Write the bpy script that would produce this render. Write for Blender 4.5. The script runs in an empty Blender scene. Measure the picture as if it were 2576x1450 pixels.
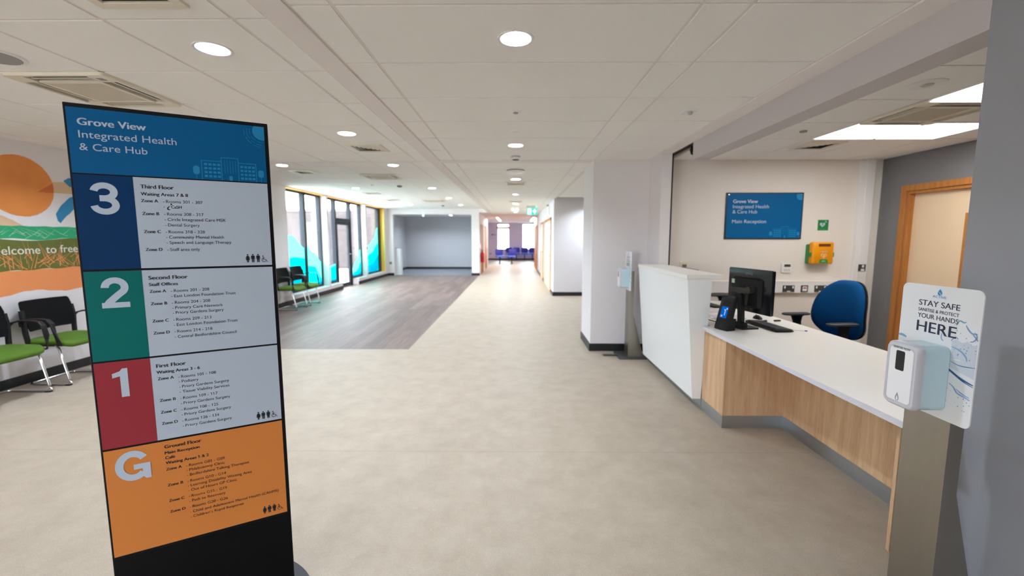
import bpy, bmesh, math, random
from mathutils import Vector, Matrix

C = bpy.context.scene.collection
SC = bpy.context.scene
PI = math.pi
random.seed(7)

# ------------------------------------------------------------------ camera
camd = bpy.data.cameras.new('camera')
camd.sensor_fit = 'HORIZONTAL'
camd.sensor_width = 36.0
camd.lens = 1053.0 * 36.0 / 2576.0
camd.shift_y = -13.7 / 2576.0
camd.clip_start = 0.02
camd.clip_end = 200
camd.dof.use_dof = True
camd.dof.focus_distance = 1.75
camd.dof.aperture_fstop = 1.8
cam = bpy.data.objects.new('camera', camd)
C.objects.link(cam)
cam.location = (0, 0, 1.515)
cam.rotation_euler = (math.radians(90 - 6.14), 0, 0.0085)
SC.camera = cam

# ------------------------------------------------------------------ world, exposure
world = bpy.data.worlds.new('world')
SC.world = world
world.use_nodes = True
wn = world.node_tree.nodes
wn.clear()
w_out = wn.new('ShaderNodeOutputWorld')
w_bg = wn.new('ShaderNodeBackground')
w_tc = wn.new('ShaderNodeTexCoord')
w_no = wn.new('ShaderNodeTexNoise')
w_no.inputs['Scale'].default_value = 2.0
w_mix = wn.new('ShaderNodeMix')
w_mix.data_type = 'RGBA'
w_mix.inputs[6].default_value = (0.80, 0.90, 1.0, 1)
w_mix.inputs[7].default_value = (0.95, 0.98, 1.0, 1)
world.node_tree.links.new(w_tc.outputs['Generated'], w_no.inputs['Vector'])
world.node_tree.links.new(w_no.outputs['Fac'], w_mix.inputs[0])
world.node_tree.links.new(w_mix.outputs[2], w_bg.inputs['Color'])
w_bg.inputs['Strength'].default_value = 20.0
world.node_tree.links.new(w_bg.outputs[0], w_out.inputs[0])

SC.view_settings.view_transform = 'Standard'
SC.view_settings.look = 'None'
SC.view_settings.gamma = 1.0
SC.view_settings.use_curve_mapping = False
SC.view_settings.exposure = 0.52
SC.cycles.use_denoising = True
SC.cycles.max_bounces = 12
SC.cycles.diffuse_bounces = 9
SC.cycles.glossy_bounces = 4
SC.cycles.transparent_max_bounces = 12
SC.cycles.sample_clamp_indirect = 6.0
SC.cycles.caustics_reflective = False
SC.cycles.caustics_refractive = False

LED = 840.0          # radiance of the foyer downlights' LED plates
LED_FAR = 1050.0     # and of the brighter ones past the pillar
PANEL = 11.0          # radiance of the reception light panels


# daylight portals of the openings (they only steer the sky's light)
def portal(name, loc, rot, sx, sy):
    ld = bpy.data.lights.new(name, 'AREA')
    ld.shape = 'RECTANGLE'
    ld.size = sx
    ld.size_y = sy
    ld.cycles.is_portal = True
    o = bpy.data.objects.new(name, ld)
    C.objects.link(o)
    o.location = loc
    o.rotation_euler = rot
    return o


portal('daylight_portal', (-5.42, 12.9, 1.4), (0, -PI / 2, 0), 2.5, 7.2)
portal('daylight_portal', (-3.9, -4.2, 1.15), (PI / 2, 0, 0), 1.8, 2.3)
portal('daylight_portal', (0.0, 28.62, 1.6), (-PI / 2, 0, 0), 3.2, 1.9)


# ------------------------------------------------------------------ materials
def lin(c):
    c = c / 255.0
    return c / 12.92 if c <= 0.04045 else ((c + 0.055) / 1.055) ** 2.4


def rgb(t, k=1.0):
    return (min(1, lin(t[0]) * k), min(1, lin(t[1]) * k), min(1, lin(t[2]) * k), 1)


MATS = {}


def mat(name, col, rough=0.5, metal=0.0, var=0.04, scale=6.0, bump=0.0, bscale=200.0, spec=0.5,
        stretch=(1, 1, 1), col2=None, emit=None, detail=3.0, coat=0.0):
    if name in MATS:
        return MATS[name]
    m = bpy.data.materials.new(name)
    MATS[name] = m
    m.use_nodes = True
    nt = m.node_tree
    b = nt.nodes['Principled BSDF']
    tc = nt.nodes.new('ShaderNodeTexCoord')
    mp = nt.nodes.new('ShaderNodeMapping')
    mp.inputs['Scale'].default_value = stretch
    nt.links.new(tc.outputs['Object'], mp.inputs['Vector'])
    no = nt.nodes.new('ShaderNodeTexNoise')
    no.inputs['Scale'].default_value = scale
    no.inputs['Detail'].default_value = detail
    nt.links.new(mp.outputs[0], no.inputs['Vector'])
    mx = nt.nodes.new('ShaderNodeMix')
    mx.data_type = 'RGBA'
    mx.inputs[6].default_value = rgb(col, 1 - var)
    mx.inputs[7].default_value = rgb(col2, 1) if col2 else rgb(col, 1 + var)
    nt.links.new(no.outputs['Fac'], mx.inputs[0])
    nt.links.new(mx.outputs[2], b.inputs['Base Color'])
    b.inputs['Roughness'].default_value = rough
    b.inputs['Metallic'].default_value = metal
    b.inputs['Specular IOR Level'].default_value = spec
    b.inputs['Coat Weight'].default_value = coat
    if bump:
        n2 = nt.nodes.new('ShaderNodeTexNoise')
        n2.inputs['Scale'].default_value = bscale
        nt.links.new(mp.outputs[0], n2.inputs['Vector'])
        bp = nt.nodes.new('ShaderNodeBump')
        bp.inputs['Strength'].default_value = bump
        bp.inputs['Distance'].default_value = 0.002
        nt.links.new(n2.outputs['Fac'], bp.inputs['Height'])
        nt.links.new(bp.outputs[0], b.inputs['Normal'])
    if emit:
        b.inputs['Emission Color'].default_value = rgb(emit[0])
        b.inputs['Emission Strength'].default_value = emit[1]
    return m


def emitter(name, col, strength):
    if name in MATS:
        return MATS[name]
    m = bpy.data.materials.new(name)
    MATS[name] = m
    m.use_nodes = True
    nt = m.node_tree
    nt.nodes.clear()
    o = nt.nodes.new('ShaderNodeOutputMaterial')
    e = nt.nodes.new('ShaderNodeEmission')
    e.inputs[0].default_value = rgb(col)
    e.inputs[1].default_value = strength
    nt.links.new(e.outputs[0], o.inputs[0])
    return m


def glass(name, tint=(250, 253, 255), refl=0.06):
    m = bpy.data.materials.new(name)
    m.use_nodes = True
    nt = m.node_tree
    nt.nodes.clear()
    o = nt.nodes.new('ShaderNodeOutputMaterial')
    t = nt.nodes.new('ShaderNodeBsdfTransparent')
    t.inputs[0].default_value = rgb(tint)
    g = nt.nodes.new('ShaderNodeBsdfGlossy')
    g.inputs['Roughness'].default_value = 0.02
    lw = nt.nodes.new('ShaderNodeLayerWeight')
    lw.inputs[0].default_value = 0.25
    mu = nt.nodes.new('ShaderNodeMath')
    mu.operation = 'MULTIPLY_ADD'
    mu.inputs[1].default_value = 0.4
    mu.inputs[2].default_value = refl * 0.5
    nt.links.new(lw.outputs['Fresnel'], mu.inputs[0])
    mx = nt.nodes.new('ShaderNodeMixShader')
    nt.links.new(mu.outputs[0], mx.inputs[0])
    nt.links.new(t.outputs[0], mx.inputs[1])
    nt.links.new(g.outputs[0], mx.inputs[2])
    nt.links.new(mx.outputs[0], o.inputs[0])
    MATS[name] = m
    return m


def film(name, col):
    m = bpy.data.materials.new(name)
    m.use_nodes = True
    nt = m.node_tree
    nt.nodes.clear()
    o = nt.nodes.new('ShaderNodeOutputMaterial')
    t = nt.nodes.new('ShaderNodeBsdfTransparent')
    t.inputs[0].default_value = rgb(col)
    d = nt.nodes.new('ShaderNodeBsdfTranslucent')
    d.inputs[0].default_value = rgb(col)
    mx = nt.nodes.new('ShaderNodeMixShader')
    no = nt.nodes.new('ShaderNodeTexNoise')
    no.inputs['Scale'].default_value = 3.0
    mr = nt.nodes.new('ShaderNodeMapRange')
    mr.inputs['To Min'].default_value = 0.30
    mr.inputs['To Max'].default_value = 0.45
    nt.links.new(no.outputs['Fac'], mr.inputs['Value'])
    nt.links.new(mr.outputs[0], mx.inputs[0])
    nt.links.new(t.outputs[0], mx.inputs[1])
    nt.links.new(d.outputs[0], mx.inputs[2])
    nt.links.new(mx.outputs[0], o.inputs[0])
    MATS[name] = m
    return m


def wood(name, c1, c2, rough=0.55, scale=3.0, stretch=(9, 9, 0.6)):
    m = bpy.data.materials.new(name)
    MATS[name] = m
    m.use_nodes = True
    nt = m.node_tree
    b = nt.nodes['Principled BSDF']
    tc = nt.nodes.new('ShaderNodeTexCoord')
    mp = nt.nodes.new('ShaderNodeMapping')
    mp.inputs['Scale'].default_value = stretch
    nt.links.new(tc.outputs['Object'], mp.inputs['Vector'])
    n1 = nt.nodes.new('ShaderNodeTexNoise')
    n1.inputs['Scale'].default_value = scale
    n1.inputs['Detail'].default_value = 6
    n1.inputs['Distortion'].default_value = 0.4
    nt.links.new(mp.outputs[0], n1.inputs['Vector'])
    n2 = nt.nodes.new('ShaderNodeTexNoise')
    n2.inputs['Scale'].default_value = scale * 9
    n2.inputs['Detail'].default_value = 4
    nt.links.new(mp.outputs[0], n2.inputs['Vector'])
    ad = nt.nodes.new('ShaderNodeMath')
    ad.operation = 'MULTIPLY_ADD'
    ad.inputs[1].default_value = 0.35
    nt.links.new(n2.outputs['Fac'], ad.inputs[0])
    ml = nt.nodes.new('ShaderNodeMath')
    ml.operation = 'MULTIPLY'
    ml.inputs[1].default_value = 0.65
    nt.links.new(n1.outputs['Fac'], ml.inputs[0])
    nt.links.new(ml.outputs[0], ad.inputs[2])
    cr = nt.nodes.new('ShaderNodeValToRGB')
    cr.color_ramp.elements[0].position = 0.35
    cr.color_ramp.elements[0].color = rgb(c1)
    cr.color_ramp.elements[1].position = 0.65
    cr.color_ramp.elements[1].color = rgb(c2)
    nt.links.new(ad.outputs[0], cr.inputs[0])
    nt.links.new(cr.outputs[0], b.inputs['Base Color'])
    b.inputs['Roughness'].default_value = rough
    b.inputs['Specular IOR Level'].default_value = 0.3
    return m


def planks(name, c1, c2, mortar, rough):
    """Boards running along +Y."""
    m = bpy.data.materials.new(name)
    MATS[name] = m
    m.use_nodes = True
    nt = m.node_tree
    b = nt.nodes['Principled BSDF']
    tc = nt.nodes.new('ShaderNodeTexCoord')
    mp = nt.nodes.new('ShaderNodeMapping')
    mp.inputs['Rotation'].default_value = (0, 0, PI / 2)
    nt.links.new(tc.outputs['Object'], mp.inputs['Vector'])
    br = nt.nodes.new('ShaderNodeTexBrick')
    br.offset = 0.37
    br.inputs['Color1'].default_value = rgb(c1)
    br.inputs['Color2'].default_value = rgb(c2)
    br.inputs['Mortar'].default_value = rgb(mortar)
    br.inputs['Scale'].default_value = 1.0
    br.inputs['Mortar Size'].default_value = 0.0015
    br.inputs['Brick Width'].default_value = 1.25
    br.inputs['Row Height'].default_value = 0.152
    nt.links.new(mp.outputs[0], br.inputs['Vector'])
    m2 = nt.nodes.new('ShaderNodeMapping')
    m2.inputs['Scale'].default_value = (14, 0.9, 1)
    nt.links.new(tc.outputs['Object'], m2.inputs['Vector'])
    no = nt.nodes.new('ShaderNodeTexNoise')
    no.inputs['Scale'].default_value = 2.5
    no.inputs['Detail'].default_value = 6
    nt.links.new(m2.outputs[0], no.inputs['Vector'])
    cr = nt.nodes.new('ShaderNodeValToRGB')
    cr.color_ramp.elements[0].position = 0.3
    cr.color_ramp.elements[0].color = (0.55, 0.55, 0.55, 1)
    cr.color_ramp.elements[1].position = 0.7
    cr.color_ramp.elements[1].color = (1, 1, 1, 1)
    nt.links.new(no.outputs['Fac'], cr.inputs[0])
    mx = nt.nodes.new('ShaderNodeMix')
    mx.data_type = 'RGBA'
    mx.blend_type = 'MULTIPLY'
    mx.inputs[0].default_value = 0.8
    nt.links.new(br.outputs['Color'], mx.inputs[6])
    nt.links.new(cr.outputs[0], mx.inputs[7])
    nt.links.new(mx.outputs[2], b.inputs['Base Color'])
    b.inputs['Roughness'].default_value = rough
    return m


def bricks(name):
    m = bpy.data.materials.new(name)
    MATS[name] = m
    m.use_nodes = True
    nt = m.node_tree
    b = nt.nodes['Principled BSDF']
    tc = nt.nodes.new('ShaderNodeTexCoord')
    mp = nt.nodes.new('ShaderNodeMapping')
    mp.inputs['Rotation'].default_value = (PI / 2, 0, 0)
    nt.links.new(tc.outputs['Object'], mp.inputs['Vector'])
    br = nt.nodes.new('ShaderNodeTexBrick')
    br.inputs['Color1'].default_value = rgb((68, 54, 50))
    br.inputs['Color2'].default_value = rgb((48, 40, 40))
    br.inputs['Mortar'].default_value = rgb((96, 88, 86))
    br.inputs['Scale'].default_value = 1.0
    br.inputs['Mortar Size'].default_value = 0.006
    br.inputs['Brick Width'].default_value = 0.225
    br.inputs['Row Height'].default_value = 0.075
    nt.links.new(mp.outputs[0], br.inputs['Vector'])
    nt.links.new(br.outputs['Color'], b.inputs['Base Color'])
    b.inputs['Roughness'].default_value = 0.85
    return m


def vinyl(name):
    """Mottled beige sheet vinyl with welded seams across the hall."""
    m = bpy.data.materials.new(name)
    MATS[name] = m
    m.use_nodes = True
    nt = m.node_tree
    b = nt.nodes['Principled BSDF']
    tc = nt.nodes.new('ShaderNodeTexCoord')
    n1 = nt.nodes.new('ShaderNodeTexNoise')
    n1.inputs['Scale'].default_value = 5.0
    n1.inputs['Detail'].default_value = 8
    n1.inputs['Roughness'].default_value = 0.7
    nt.links.new(tc.outputs['Object'], n1.inputs['Vector'])
    n2 = nt.nodes.new('ShaderNodeTexNoise')
    n2.inputs['Scale'].default_value = 160.0
    n2.inputs['Detail'].default_value = 2
    nt.links.new(tc.outputs['Object'], n2.inputs['Vector'])
    cr = nt.nodes.new('ShaderNodeValToRGB')
    cr.color_ramp.elements[0].position = 0.32
    cr.color_ramp.elements[0].color = rgb((166, 152, 134))
    cr.color_ramp.elements[1].position = 0.68
    cr.color_ramp.elements[1].color = rgb((180, 167, 149))
    nt.links.new(n1.outputs['Fac'], cr.inputs[0])
    c2 = nt.nodes.new('ShaderNodeValToRGB')
    c2.color_ramp.elements[0].position = 0.3
    c2.color_ramp.elements[0].color = (0.86, 0.86, 0.86, 1)
    c2.color_ramp.elements[1].position = 0.7
    c2.color_ramp.elements[1].color = (1, 1, 1, 1)
    nt.links.new(n2.outputs['Fac'], c2.inputs[0])
    mx = nt.nodes.new('ShaderNodeMix')
    mx.data_type = 'RGBA'
    mx.blend_type = 'MULTIPLY'
    mx.inputs[0].default_value = 1.0
    nt.links.new(cr.outputs[0], mx.inputs[6])
    nt.links.new(c2.outputs[0], mx.inputs[7])
    sp = nt.nodes.new('ShaderNodeSeparateXYZ')
    nt.links.new(tc.outputs['Object'], sp.inputs[0])
    cp = nt.nodes.new('ShaderNodeMath')
    cp.operation = 'COMPARE'
    cp.inputs[1].default_value = 2.83
    cp.inputs[2].default_value = 0.0022
    nt.links.new(sp.outputs['Y'], cp.inputs[0])
    m3 = nt.nodes.new('ShaderNodeMix')
    m3.data_type = 'RGBA'
    m3.inputs[7].default_value = rgb((150, 136, 118))
    nt.links.new(cp.outputs[0], m3.inputs[0])
    nt.links.new(mx.outputs[2], m3.inputs[6])
    nt.links.new(m3.outputs[2], b.inputs['Base Color'])
    b.inputs['Roughness'].default_value = 0.5
    b.inputs['Specular IOR Level'].default_value = 0.32
    return m


M_WALL = mat('wall_paint_white', (226, 222, 224), 0.7, var=0.015, scale=2, bump=0.05)
M_WARM = mat('wall_paint_warm_lit', (228, 221, 215), 0.7, var=0.015, scale=2, bump=0.05)  # same white paint, with the light panels' warmth put into the colour
M_GREY = mat('wall_paint_grey', (120, 120, 124), 0.65, var=0.02, scale=2, bump=0.05)
M_NEAR = mat('wall_paint_cool_grey', (150, 152, 159), 0.65, var=0.02, scale=2, bump=0.05)
M_ALC = mat('wall_paint_alcove', (188, 188, 191), 0.7, var=0.02, scale=2)
M_LAV = mat('wall_paint_lavender', (216, 206, 224), 0.7, var=0.02, scale=2)
M_BEAM = mat('beam_paint', (196, 190, 192), 0.7, var=0.015, scale=2)
M_TILE = mat('ceiling_tile', (246, 245, 243), 0.85, var=0.02, scale=60, bump=0.08, bscale=400)
M_TBAR = mat('ceiling_bar', (230, 224, 220), 0.5, var=0.01)
M_PLAST = mat('ceiling_plaster', (236, 230, 229), 0.8, var=0.01)
M_SKIRT = mat('black_skirting', (20, 22, 25), 0.4, var=0.1)
M_VINYL = vinyl('beige_vinyl')
M_PLANK = planks('timber_planks', (128, 107, 99), (100, 82, 76), (58, 48, 44), 0.48)
M_SLATE = mat('alcove_floor', (120, 124, 130), 0.5, var=0.05)
M_LAM = mat('white_laminate', (232, 229, 224), 0.35, var=0.01)
M_LAMC = mat('counter_laminate', (232, 234, 234), 0.35, var=0.01)
M_EDGE = mat('grey_edging', (205, 205, 214), 0.4, var=0.01)
M_MAPLE = wood('maple', (184, 148, 112), (212, 178, 142), 0.42)
M_OAK = wood('oak', (164, 104, 50), (190, 128, 68), 0.6)
M_STEEL = mat('brushed_steel', (158, 152, 142), 0.34, 1.0, var=0.05, scale=40, stretch=(1, 1, 0.02))
M_STEELK = mat('kick_steel', (186, 192, 198), 0.36, 1.0, var=0.05, scale=40, stretch=(0.02, 0.02, 1))
M_CHROME = mat('chrome', (215, 215, 218), 0.12, 1.0, var=0.02)
M_BLACK = mat('black_plastic', (18, 18, 20), 0.45, var=0.1, spec=0.3)
M_BLACKG = mat('black_gloss', (16, 17, 20), 0.2, var=0.1)
M_SIGNBLK = mat('sign_black', (12, 12, 15), 0.5, var=0.08, spec=0.2)
M_DISC = mat('base_dark', (38, 39, 41), 0.5, var=0.05)
M_WHITE = mat('white_plastic', (234, 234, 236), 0.35, var=0.01)
M_CREAM = mat('cream_plastic', (226, 218, 200), 0.4, var=0.01)
M_DARK = mat('dark_gap', (14, 13, 12), 0.8, var=0.05)
M_GREEN = mat('green_fabric', (76, 110, 22), 0.9, var=0.12, scale=90, bump=0.3, bscale=900)
M_MESH = mat('black_mesh', (13, 13, 14), 0.8, var=0.2, spec=0.15, scale=300, bump=0.4, bscale=800)
M_BLUE = mat('blue_fabric', (0, 66, 118), 0.9, var=0.10, scale=120, bump=0.3, bscale=900, spec=0.15)
M_NAVY = mat('navy_fabric', (62, 60, 150), 0.8, var=0.08, scale=60)
M_FRAME = mat('window_frame_grey', (38, 44, 50), 0.5, var=0.05, spec=0.25)
M_GLASS = glass('clear_glass')
M_LED = emitter('led', (226, 239, 255), LED)
M_LED2 = emitter('led_bright', (226, 239, 255), LED_FAR)
M_LIGHT = emitter('light_panel', (255, 252, 246), PANEL)
M_REFL = mat('reflector', (240, 240, 240), 0.25, 0.4, var=0.01)
M_SBLUE = mat('sign_blue', (0, 92, 148), 0.5, var=0.02, spec=0.15)
M_SNAVY = mat('sign_navy', (0, 52, 100), 0.5, var=0.02, spec=0.15)
M_STEAL = mat('sign_green', (0, 108, 104), 0.5, var=0.02, spec=0.15)
M_SRED = mat('sign_red', (154, 52, 62), 0.5, var=0.02, spec=0.15)
M_SORG = mat('sign_orange', (212, 132, 66), 0.5, var=0.02, spec=0.15)
M_SWHT = mat('sign_white', (182, 196, 214), 0.45, var=0.01)
M_SLOGO = mat('sign_light_blue', (0, 132, 190), 0.45, var=0.02)
M_INK = mat('sign_ink', (16, 18, 30), 0.5, var=0.05)
M_INKW = mat('sign_ink_white', (186, 200, 218), 0.5, var=0.01)


# ------------------------------------------------------------------ mesh builder
class Frame:
    """2-D drawing frame: s along ex, t along ey, d along the outward normal."""

    def __init__(self, o, ex, ey):
        self.o = Vector(o)
        self.ex = Vector(ex).normalized()
        self.ey = Vector(ey).normalized()
        self.n = self.ex.cross(self.ey)

    def p(self, s, t, d=0.0):
        return self.o + self.ex * s + self.ey * t + self.n * d


FLAT = Frame((0, 0, 0), (1, 0, 0), (0, 1, 0))


def rrect(x0, x1, y0, y1, r, n=5):
    out = []
    for cx, cy, a0 in ((x1 - r, y0 + r, -PI / 2), (x1 - r, y1 - r, 0), (x0 + r, y1 - r, PI / 2), (x0 + r, y0 + r, PI)):
        for k in range(n + 1):
            a = a0 + PI / 2 * k / n
            out.append((cx + r * math.cos(a), cy + r * math.sin(a)))
    return out


def circ(cx, cy, r, n=32, a0=0.0, ry=None):
    ry = r if ry is None else ry
    return [(cx + r * math.cos(a0 + 2 * PI * k / n), cy + ry * math.sin(a0 + 2 * PI * k / n)) for k in range(n)]


class MB:
    def __init__(self):
        self.v = []
        self.f = []

    def add(self, vs, fs):
        o = len(self.v)
        self.v += [tuple(p) for p in vs]
        self.f += [tuple(i + o for i in f) for f in fs]
        return self

    def box(self, x0, x1, y0, y1, z0, z1):
        if x0 > x1: x0, x1 = x1, x0
        if y0 > y1: y0, y1 = y1, y0
        if z0 > z1: z0, z1 = z1, z0
        vs = [(x0, y0, z0), (x1, y0, z0), (x1, y1, z0), (x0, y1, z0), (x0, y0, z1), (x1, y0, z1), (x1, y1, z1), (x0, y1, z1)]
        return self.add(vs, [(0, 3, 2, 1), (4, 5, 6, 7), (0, 1, 5, 4), (1, 2, 6, 5), (2, 3, 7, 6), (3, 0, 4, 7)])

    def poly(self, pts):
        return self.add(pts, [tuple(range(len(pts)))])

    def flat(self, fr, pts, d=0.0):
        return self.add([fr.p(s, t, d) for s, t in pts], [tuple(range(len(pts)))])

    def prism(self, fr, pts, d0, d1):
        n = len(pts)
        vs = [fr.p(s, t, d0) for s, t in pts] + [fr.p(s, t, d1) for s, t in pts]
        fs = [tuple(reversed(range(n))), tuple(range(n, 2 * n))]
        fs += [(i, (i + 1) % n, n + (i + 1) % n, n + i) for i in range(n)]
        return self.add(vs, fs)

    def ring(self, fr, outer, inner, d0, d1):
        """Frame between two outlines of equal point count."""
        n = len(outer)
        vs = [fr.p(s, t, d0) for s, t in outer] + [fr.p(s, t, d0) for s, t in inner]
        vs += [fr.p(s, t, d1) for s, t in outer] + [fr.p(s, t, d1) for s, t in inner]
        fs = []
        for i in range(n):
            j = (i + 1) % n
            fs += [(i, n + i, n + j, j), (2 * n + i, 2 * n + j, 3 * n + j, 3 * n + i), (i, j, 2 * n + j, 2 * n + i), (n + i, 3 * n + i, 3 * n + j, n + j)]
        return self.add(vs, fs)

    def loft(self, rings, cap=True, close=True):
        n = len(rings[0])
        vs = [p for r in rings for p in r]
        fs = []
        for k in range(len(rings) - 1):
            for i in range(n if close else n - 1):
                j = (i + 1) % n
                fs.append((k * n + i, k * n + j, (k + 1) * n + j, (k + 1) * n + i))
        if cap:
            fs.append(tuple(reversed(range(n))))
            fs.append(tuple(range((len(rings) - 1) * n, len(rings) * n)))
        return self.add(vs, fs)

    def lathe(self, prof, c=(0, 0, 0), n=32, axis='z', cap=True):
        rings = []
        for r, h in prof:
            ring = []
            for k in range(n):
                a = 2 * PI * k / n
                x, y = r * math.cos(a), r * math.sin(a)
                if axis == 'z': p = (c[0] + x, c[1] + y, c[2] + h)
                elif axis == 'y': p = (c[0] + x, c[1] - h, c[2] + y)
                else: p = (c[0] + h, c[1] + x, c[2] + y)
                ring.append(p)
            rings.append(ring)
        return self.loft(rings, cap)

    def tube(self, path, r, n=10, ry=None, up=(0, 0, 1), cap=True):
        P = [Vector(p) for p in path]
        rings = []
        U = Vector(up)
        for i, p in enumerate(P):
            if i == 0: t = P[1] - P[0]
            elif i == len(P) - 1: t = P[-1] - P[-2]
            else: t = (P[i + 1] - P[i]).normalized() + (P[i] - P[i - 1]).normalized()
            t.normalize()
            a = t.cross(U)
            if a.length < 1e-3: a = t.cross(Vector((1, 0, 0)) if abs(t.x) < 0.9 else Vector((0, 1, 0)))
            a.normalize()
            b = a.cross(t)
            rr = r[i] if isinstance(r, (list, tuple)) else r
            r2 = rr if ry is None else (ry[i] if isinstance(ry, (list, tuple)) else ry)
            rings.append([tuple(p + a * rr * math.cos(2 * PI * k / n) + b * r2 * math.sin(2 * PI * k / n)) for k in range(n)])
        return self.loft(rings, cap)

    def bar(self, path, w, h, up=(0, 0, 1)):
        """Rectangular section w (across) x h (along up) swept along a path."""
        P = [Vector(p) for p in path]
        rings = []
        U = Vector(up)
        for i, p in enumerate(P):
            if i == 0: t = P[1] - P[0]
            elif i == len(P) - 1: t = P[-1] - P[-2]
            else: t = (P[i + 1] - P[i]).normalized() + (P[i] - P[i - 1]).normalized()
            t.normalize()
            a = t.cross(U).normalized()
            b = a.cross(t)
            rings.append([tuple(p + a * sx * w / 2 + b * sy * h / 2) for sx, sy in ((-1, -1), (1, -1), (1, 1), (-1, 1))])
        return self.loft(rings)

    def text(self, fr, s, x, y, cap, width=None, bold=0.0, d=0.0, align='L'):
        strike = 0.0
        if 0 < bold < 0.026:                 # bold lettering: struck three times, slightly shifted
            strike, bold = bold * 1.3, 0.0
        vs, fs = text_mesh(s, bold)
        if not vs: return self
        if strike:
            n0 = len(vs)
            vs = [(p[0] + e, p[1], q) for q, e in enumerate((-strike, 0.0, strike)) for p in vs]
            fs = [tuple(i + q * n0 for i in f) for q in range(3) for f in fs]
        k = cap / CAPH
        x0 = min(p[0] for p in vs)
        x1 = max(p[0] for p in vs)
        kx = k if width is None else width / (x1 - x0)
        w = (x1 - x0) * kx
        ox = x if align == 'L' else (x - w / 2 if align == 'C' else x - w)
        return self.add([fr.p(ox + (p[0] - x0) * kx, y + p[1] * k, d + (4e-5 * p[2] if len(p) > 2 else 0.0)) for p in vs], fs)

    def build(self, name, m, parent=None, smooth=False, bevel=0.0, angle=40, seg=2):
        me = bpy.data.meshes.new(name)
        me.from_pydata(self.v, [], self.f)
        me.validate()
        me.materials.append(m)
        bm = bmesh.new()
        bm.from_mesh(me)
        if smooth != 'raw':
            bmesh.ops.recalc_face_normals(bm, faces=bm.faces)
        bm.to_mesh(me)
        bm.free()
        if smooth:
            me.shade_smooth()
            me.set_sharp_from_angle(angle=math.radians(angle))
        o = bpy.data.objects.new(name, me)
        C.objects.link(o)
        if parent: o.parent = parent
        if bevel:
            md = o.modifiers.new('bevel', 'BEVEL')
            md.width = bevel
            md.segments = seg
            md.limit_method = 'ANGLE'
        return o


TEXTS = {}
FIGH = 0.7


def text_mesh(s, bold):
    key = (s, bold)
    if key in TEXTS: return TEXTS[key]
    cu = bpy.data.curves.new('txt', 'FONT')
    cu.body = s
    cu.size = 1.0
    cu.resolution_u = 12 if bold else 5
    cu.offset = bold
    cu.fill_mode = 'FRONT'
    ob = bpy.data.objects.new('txt', cu)
    C.objects.link(ob)
    dg = bpy.context.evaluated_depsgraph_get()
    me = bpy.data.meshes.new_from_object(ob.evaluated_get(dg))
    vs = [(v.co.x, v.co.y) for v in me.vertices]
    fs = [tuple(p.vertices) for p in me.polygons]
    if '1' in s and len(s) > 0:
        # the built-in figure one is a bare stem: give each its flag
        for i, ch in enumerate(s):
            if ch != '1': continue
            cu.body = s[:i + 1]
            m1 = bpy.data.meshes.new_from_object(ob.evaluated_get(bpy.context.evaluated_depsgraph_get()))
            xr = max(v.co.x for v in m1.vertices)
            hh = max(v.co.y for v in m1.vertices) if i == 0 else FIGH
            bpy.data.meshes.remove(m1)
            sw = (0.085 if bold < 0.01 else 0.15) + 2 * bold
            n0 = len(vs)
            vs += [(xr - sw, hh), (xr - sw - 0.12, hh - 0.10), (xr - sw - 0.12, hh - 0.10 - sw * 0.95), (xr - sw * 0.6, hh - sw * 1.05)]
            fs.append((n0, n0 + 1, n0 + 2, n0 + 3))
    bpy.data.objects.remove(ob)
    bpy.data.curves.remove(cu)
    bpy.data.meshes.remove(me)
    TEXTS[key] = (vs, fs)
    return vs, fs


CAPH = max(p[1] for p in text_mesh('H', 0.0)[0])
FIGH = max(p[1] for p in text_mesh('7', 0.0)[0])


# ------------------------------------------------------------------ object helpers
def thing(name, label, cat, loc=(0, 0, 0), rotz=0.0, group=None):
    o = bpy.data.objects.new(name, None)
    o.empty_display_size = 0.1
    C.objects.link(o)
    o.location = loc
    o.rotation_euler = (0, 0, rotz)
    o['label'] = label
    o['category'] = cat
    if group: o['group'] = group
    return o


def tag(o, label, cat, group=None, kind=None):
    o['label'] = label
    o['category'] = cat
    if group: o['group'] = group
    if kind: o['kind'] = kind
    return o


def struct(o, label, cat):
    return tag(o, label, cat, None, 'structure')


def dup(root, loc, rotz, label, group=None):
    r = root.copy()
    C.objects.link(r)
    r.location = loc
    r.rotation_euler = (0, 0, rotz)
    r['label'] = label
    if group: r['group'] = group
    for ch in list(root.children):
        c = ch.copy()
        C.objects.link(c)
        c.parent = r
        for g in list(ch.children):
            e = g.copy()
            C.objects.link(e)
            e.parent = c
    return r

# ================================================================== SETTING
ZC = 2.503      # corridor, foyer and reception ceiling
ZL = 2.65       # ceiling of the timber-floored waiting area


def boxes(name, m, bl, label, cat, bevel=0.0):
    mb = MB()
    for b in bl: mb.box(*b)
    return struct(mb.build(name, m, bevel=bevel), label, cat)


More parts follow.
